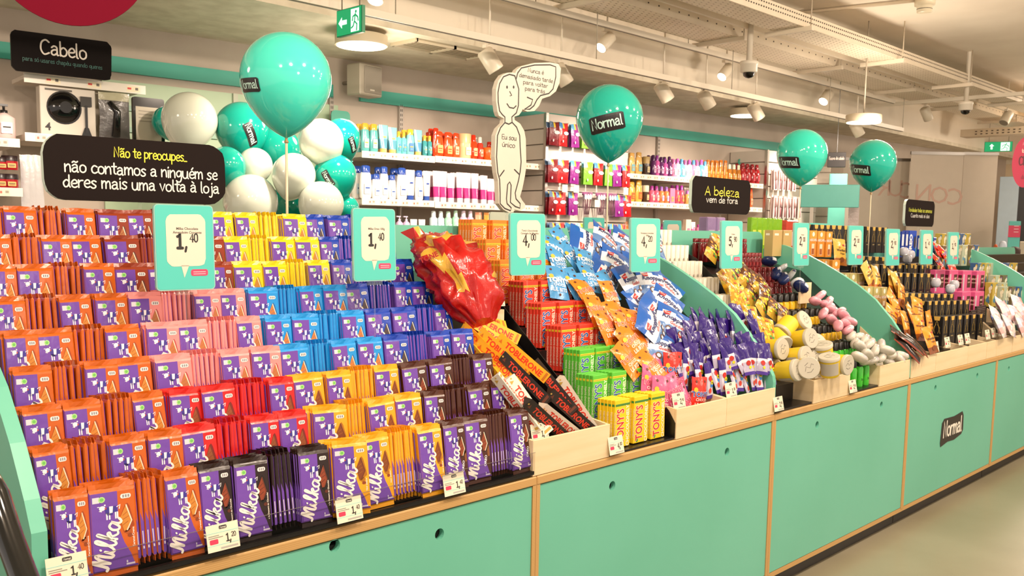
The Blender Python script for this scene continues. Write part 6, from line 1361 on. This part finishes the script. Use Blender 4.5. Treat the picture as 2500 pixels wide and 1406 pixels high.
# ================================================================ FAR END
def bann(pl,pr,pt,pb,d,label,text=None,yaw=0):
    a=atD(pl,pt,d); c=atD(pr,pt,d); w_=(c-a).length; x,y=(a.x+c.x)/2,(a.y+c.y)/2; rz=math.degrees(math.atan2(c.y-a.y,c.x-a.x)); top=(a.z+c.z)/2
    t=thing('banner_stand',label,'banner',TR(x,y,0,rz)); b=MB(); b.box((0,0,top/2+.03),(w_,.004,top-.08),'b9ab9a','paper'); b.build('fabric',t)
    b=MB(); b.box((0,0,.04),(w_+.04,.16,.08),'8f8a84','metal'); b.build('base_case',t); b=MB(); b.box((0,0,top-.005),(w_+.01,.025,.03),'8f8a84','metal'); b.build('top_rail',t); b=MB(); b.tube([(0,.03,.06),(0,.03,top)],.01,'8f8a84','metal'); b.build('pole',t)
    if text:
        b=MB(); q=FPX/d
        for ch,px,py in text:
            e=onPlane(px,py,(x,y,0),Vector((math.sin(R_(rz)),-math.cos(R_(rz)),0))); xx=(e-Vector((x,y,0))).dot(Vector((math.cos(R_(rz)),math.sin(R_(rz)),0))); sans(b,ch,xx,e.z-.09,.24,-.004,'b89584',.0,sx=-1)
        b.build('show_through_letters',t)
bann(2225,2353,373,363,9.2,'grey back of a banner stand with faint mirrored red letters',[('C',2332,478),('O',2293,474),('N',2254,468)])
bann(2060,2222,388,374,9.4,'grey back of a banner stand behind the rightmost balloon',[('C',2216,463),('U',2186,458),('R',2160,456)])
bann(2354,2437,374,378,9.9,'plain grey back of the rightmost banner stand')
def farbox(px0,px1,py0,py1,d,col,name,label,cat,dep=.3,fin='paint',z0=None,**k):
    a=atD(px0,py1,d); c=atD(px1,py0,d); w_=math.hypot(c.x-a.x,c.y-a.y); f=math.degrees(math.atan2((a.x+c.x)/2,(a.y+c.y)/2)); zb=a.z if z0 is None else z0
    t=thing(name,label,cat,TR((a.x+c.x)/2,(a.y+c.y)/2,zb,-f)); b=MB(); b.box((0,dep/2,(c.z-zb)/2),(w_,dep,c.z-zb),col,fin,b=.004); b.build('body',t); return t,w_,c.z-zb
t,w_,h=farbox(1958,2094,452,505,8.2,'5fb0a4','header_board','teal header board left of the banner stands','board',.04,z0=None)
b=MB(); zz=t.location.z; b.box((-w_*.3,.02,-zz/2),(.03,.03,zz),'b8b0a4'); b.box((w_*.3,.02,-zz/2),(.03,.03,zz),'b8b0a4'); b.build('legs',t)
t,w_,h=farbox(1945,2020,408,660,9.4,'efe0d0','shelf_unit','bright white shelf unit behind the third balloon','shelf unit',.3,z0=0)
for k in range(7): b=MB(); b.box((0,-.004,h-.06-.11*k),(w_,.008,.008),'a89888'); b.build('shelf_line',t)
t,w_,h=farbox(2022,2060,425,660,8.8,'68bfae','side_panel_unit','narrow teal end unit between the far balloons','shelf unit',.3,z0=0)
t,w_,h=farbox(2021,2064,372,408,8.6,'171312','category_sign','small black category sign over the far teal unit','sign',.02)
b=MB(); hand(b,'Escova de cabelo',0,h*.5,h*.2,-.002,'8a8078',M2=lambda p:(p[0]*.6,p[1])); b.build('lettering',t); b=MB(); b.tube([(0,.01,h),(0,.01,hangz(t.location)-t.location.z)],.003,'888888'); b.build('wire',t)
t,w_,h=farbox(2066,2092,505,660,8.4,'b8a8a4','hanging_strip_pack','silver and pink strip packs beside the banner stands','pack',.06,fin='film',z0=0)
t,w_,h=farbox(2438,2477,432,660,12.3,'a6b8c4','door_panel','pale blue lit wall panel by the far doorway','panel',.05,z0=0)
t,w_,h=farbox(2478,2530,450,640,12.2,'120f10','doorway_screen','black doorway screen at the right picture edge','screen',.05,z0=0)
t,w_,h=farbox(2463,2489,540,600,9.5,'5fc0b8','info_totem','teal and pink information totem at the far right','totem',.25,z0=0); 
b=MB(); z=atD(2475,560,9.5).z; b.box((0,.12,z-.02),(w_*1.01,.26,.12),'d84a68'); 
for q in range(3): b.rect(-w_*.05,z-.03+.03*q,w_*.35,z-.022+.03*q,-.013,'f0c0c8')
b.build('pink_band',t)
for i,(x0,x1,y0,y1,c,lb) in enumerate([(2424,2436,596,632,'d8602c','orange and black plush toy by the far doorway'),(2437,2458,588,625,'c8d0e0','pale blue plush toy by the far doorway'),(2461,2492,602,630,'3a2420','dark brown bag by the far totem'),(2440,2470,622,640,'e8e4f0','white plush lying by the far doorway')]):
    c1=atD((x0+x1)/2,(y0+y1)/2,9.4-.1*i); r=(x1-x0)/2/FPX*9.4; o=bpy.data.objects.new('plush_toy' if i!=2 else 'bag_bundle',blob(r,r*.8,(y1-y0)/2/FPX*9.4,c,c,'plush',fin='matte',seed=i)); COL.objects.link(o); o.matrix_local=Matrix.Translation(c1); tag(o,lb,'toy' if i!=2 else 'bag')
t,w_,h=farbox(2420,2500,630,700,9.0,'6aa890','low_display_table','low green display table under the plush toys','table',.6,z0=0)
t,w_,h=farbox(2490,2520,590,640,10.2,'cfc2ac','pale_shelf_unit','pale wooden unit cut by the right picture edge','unit',.3,z0=0)
cleanup()
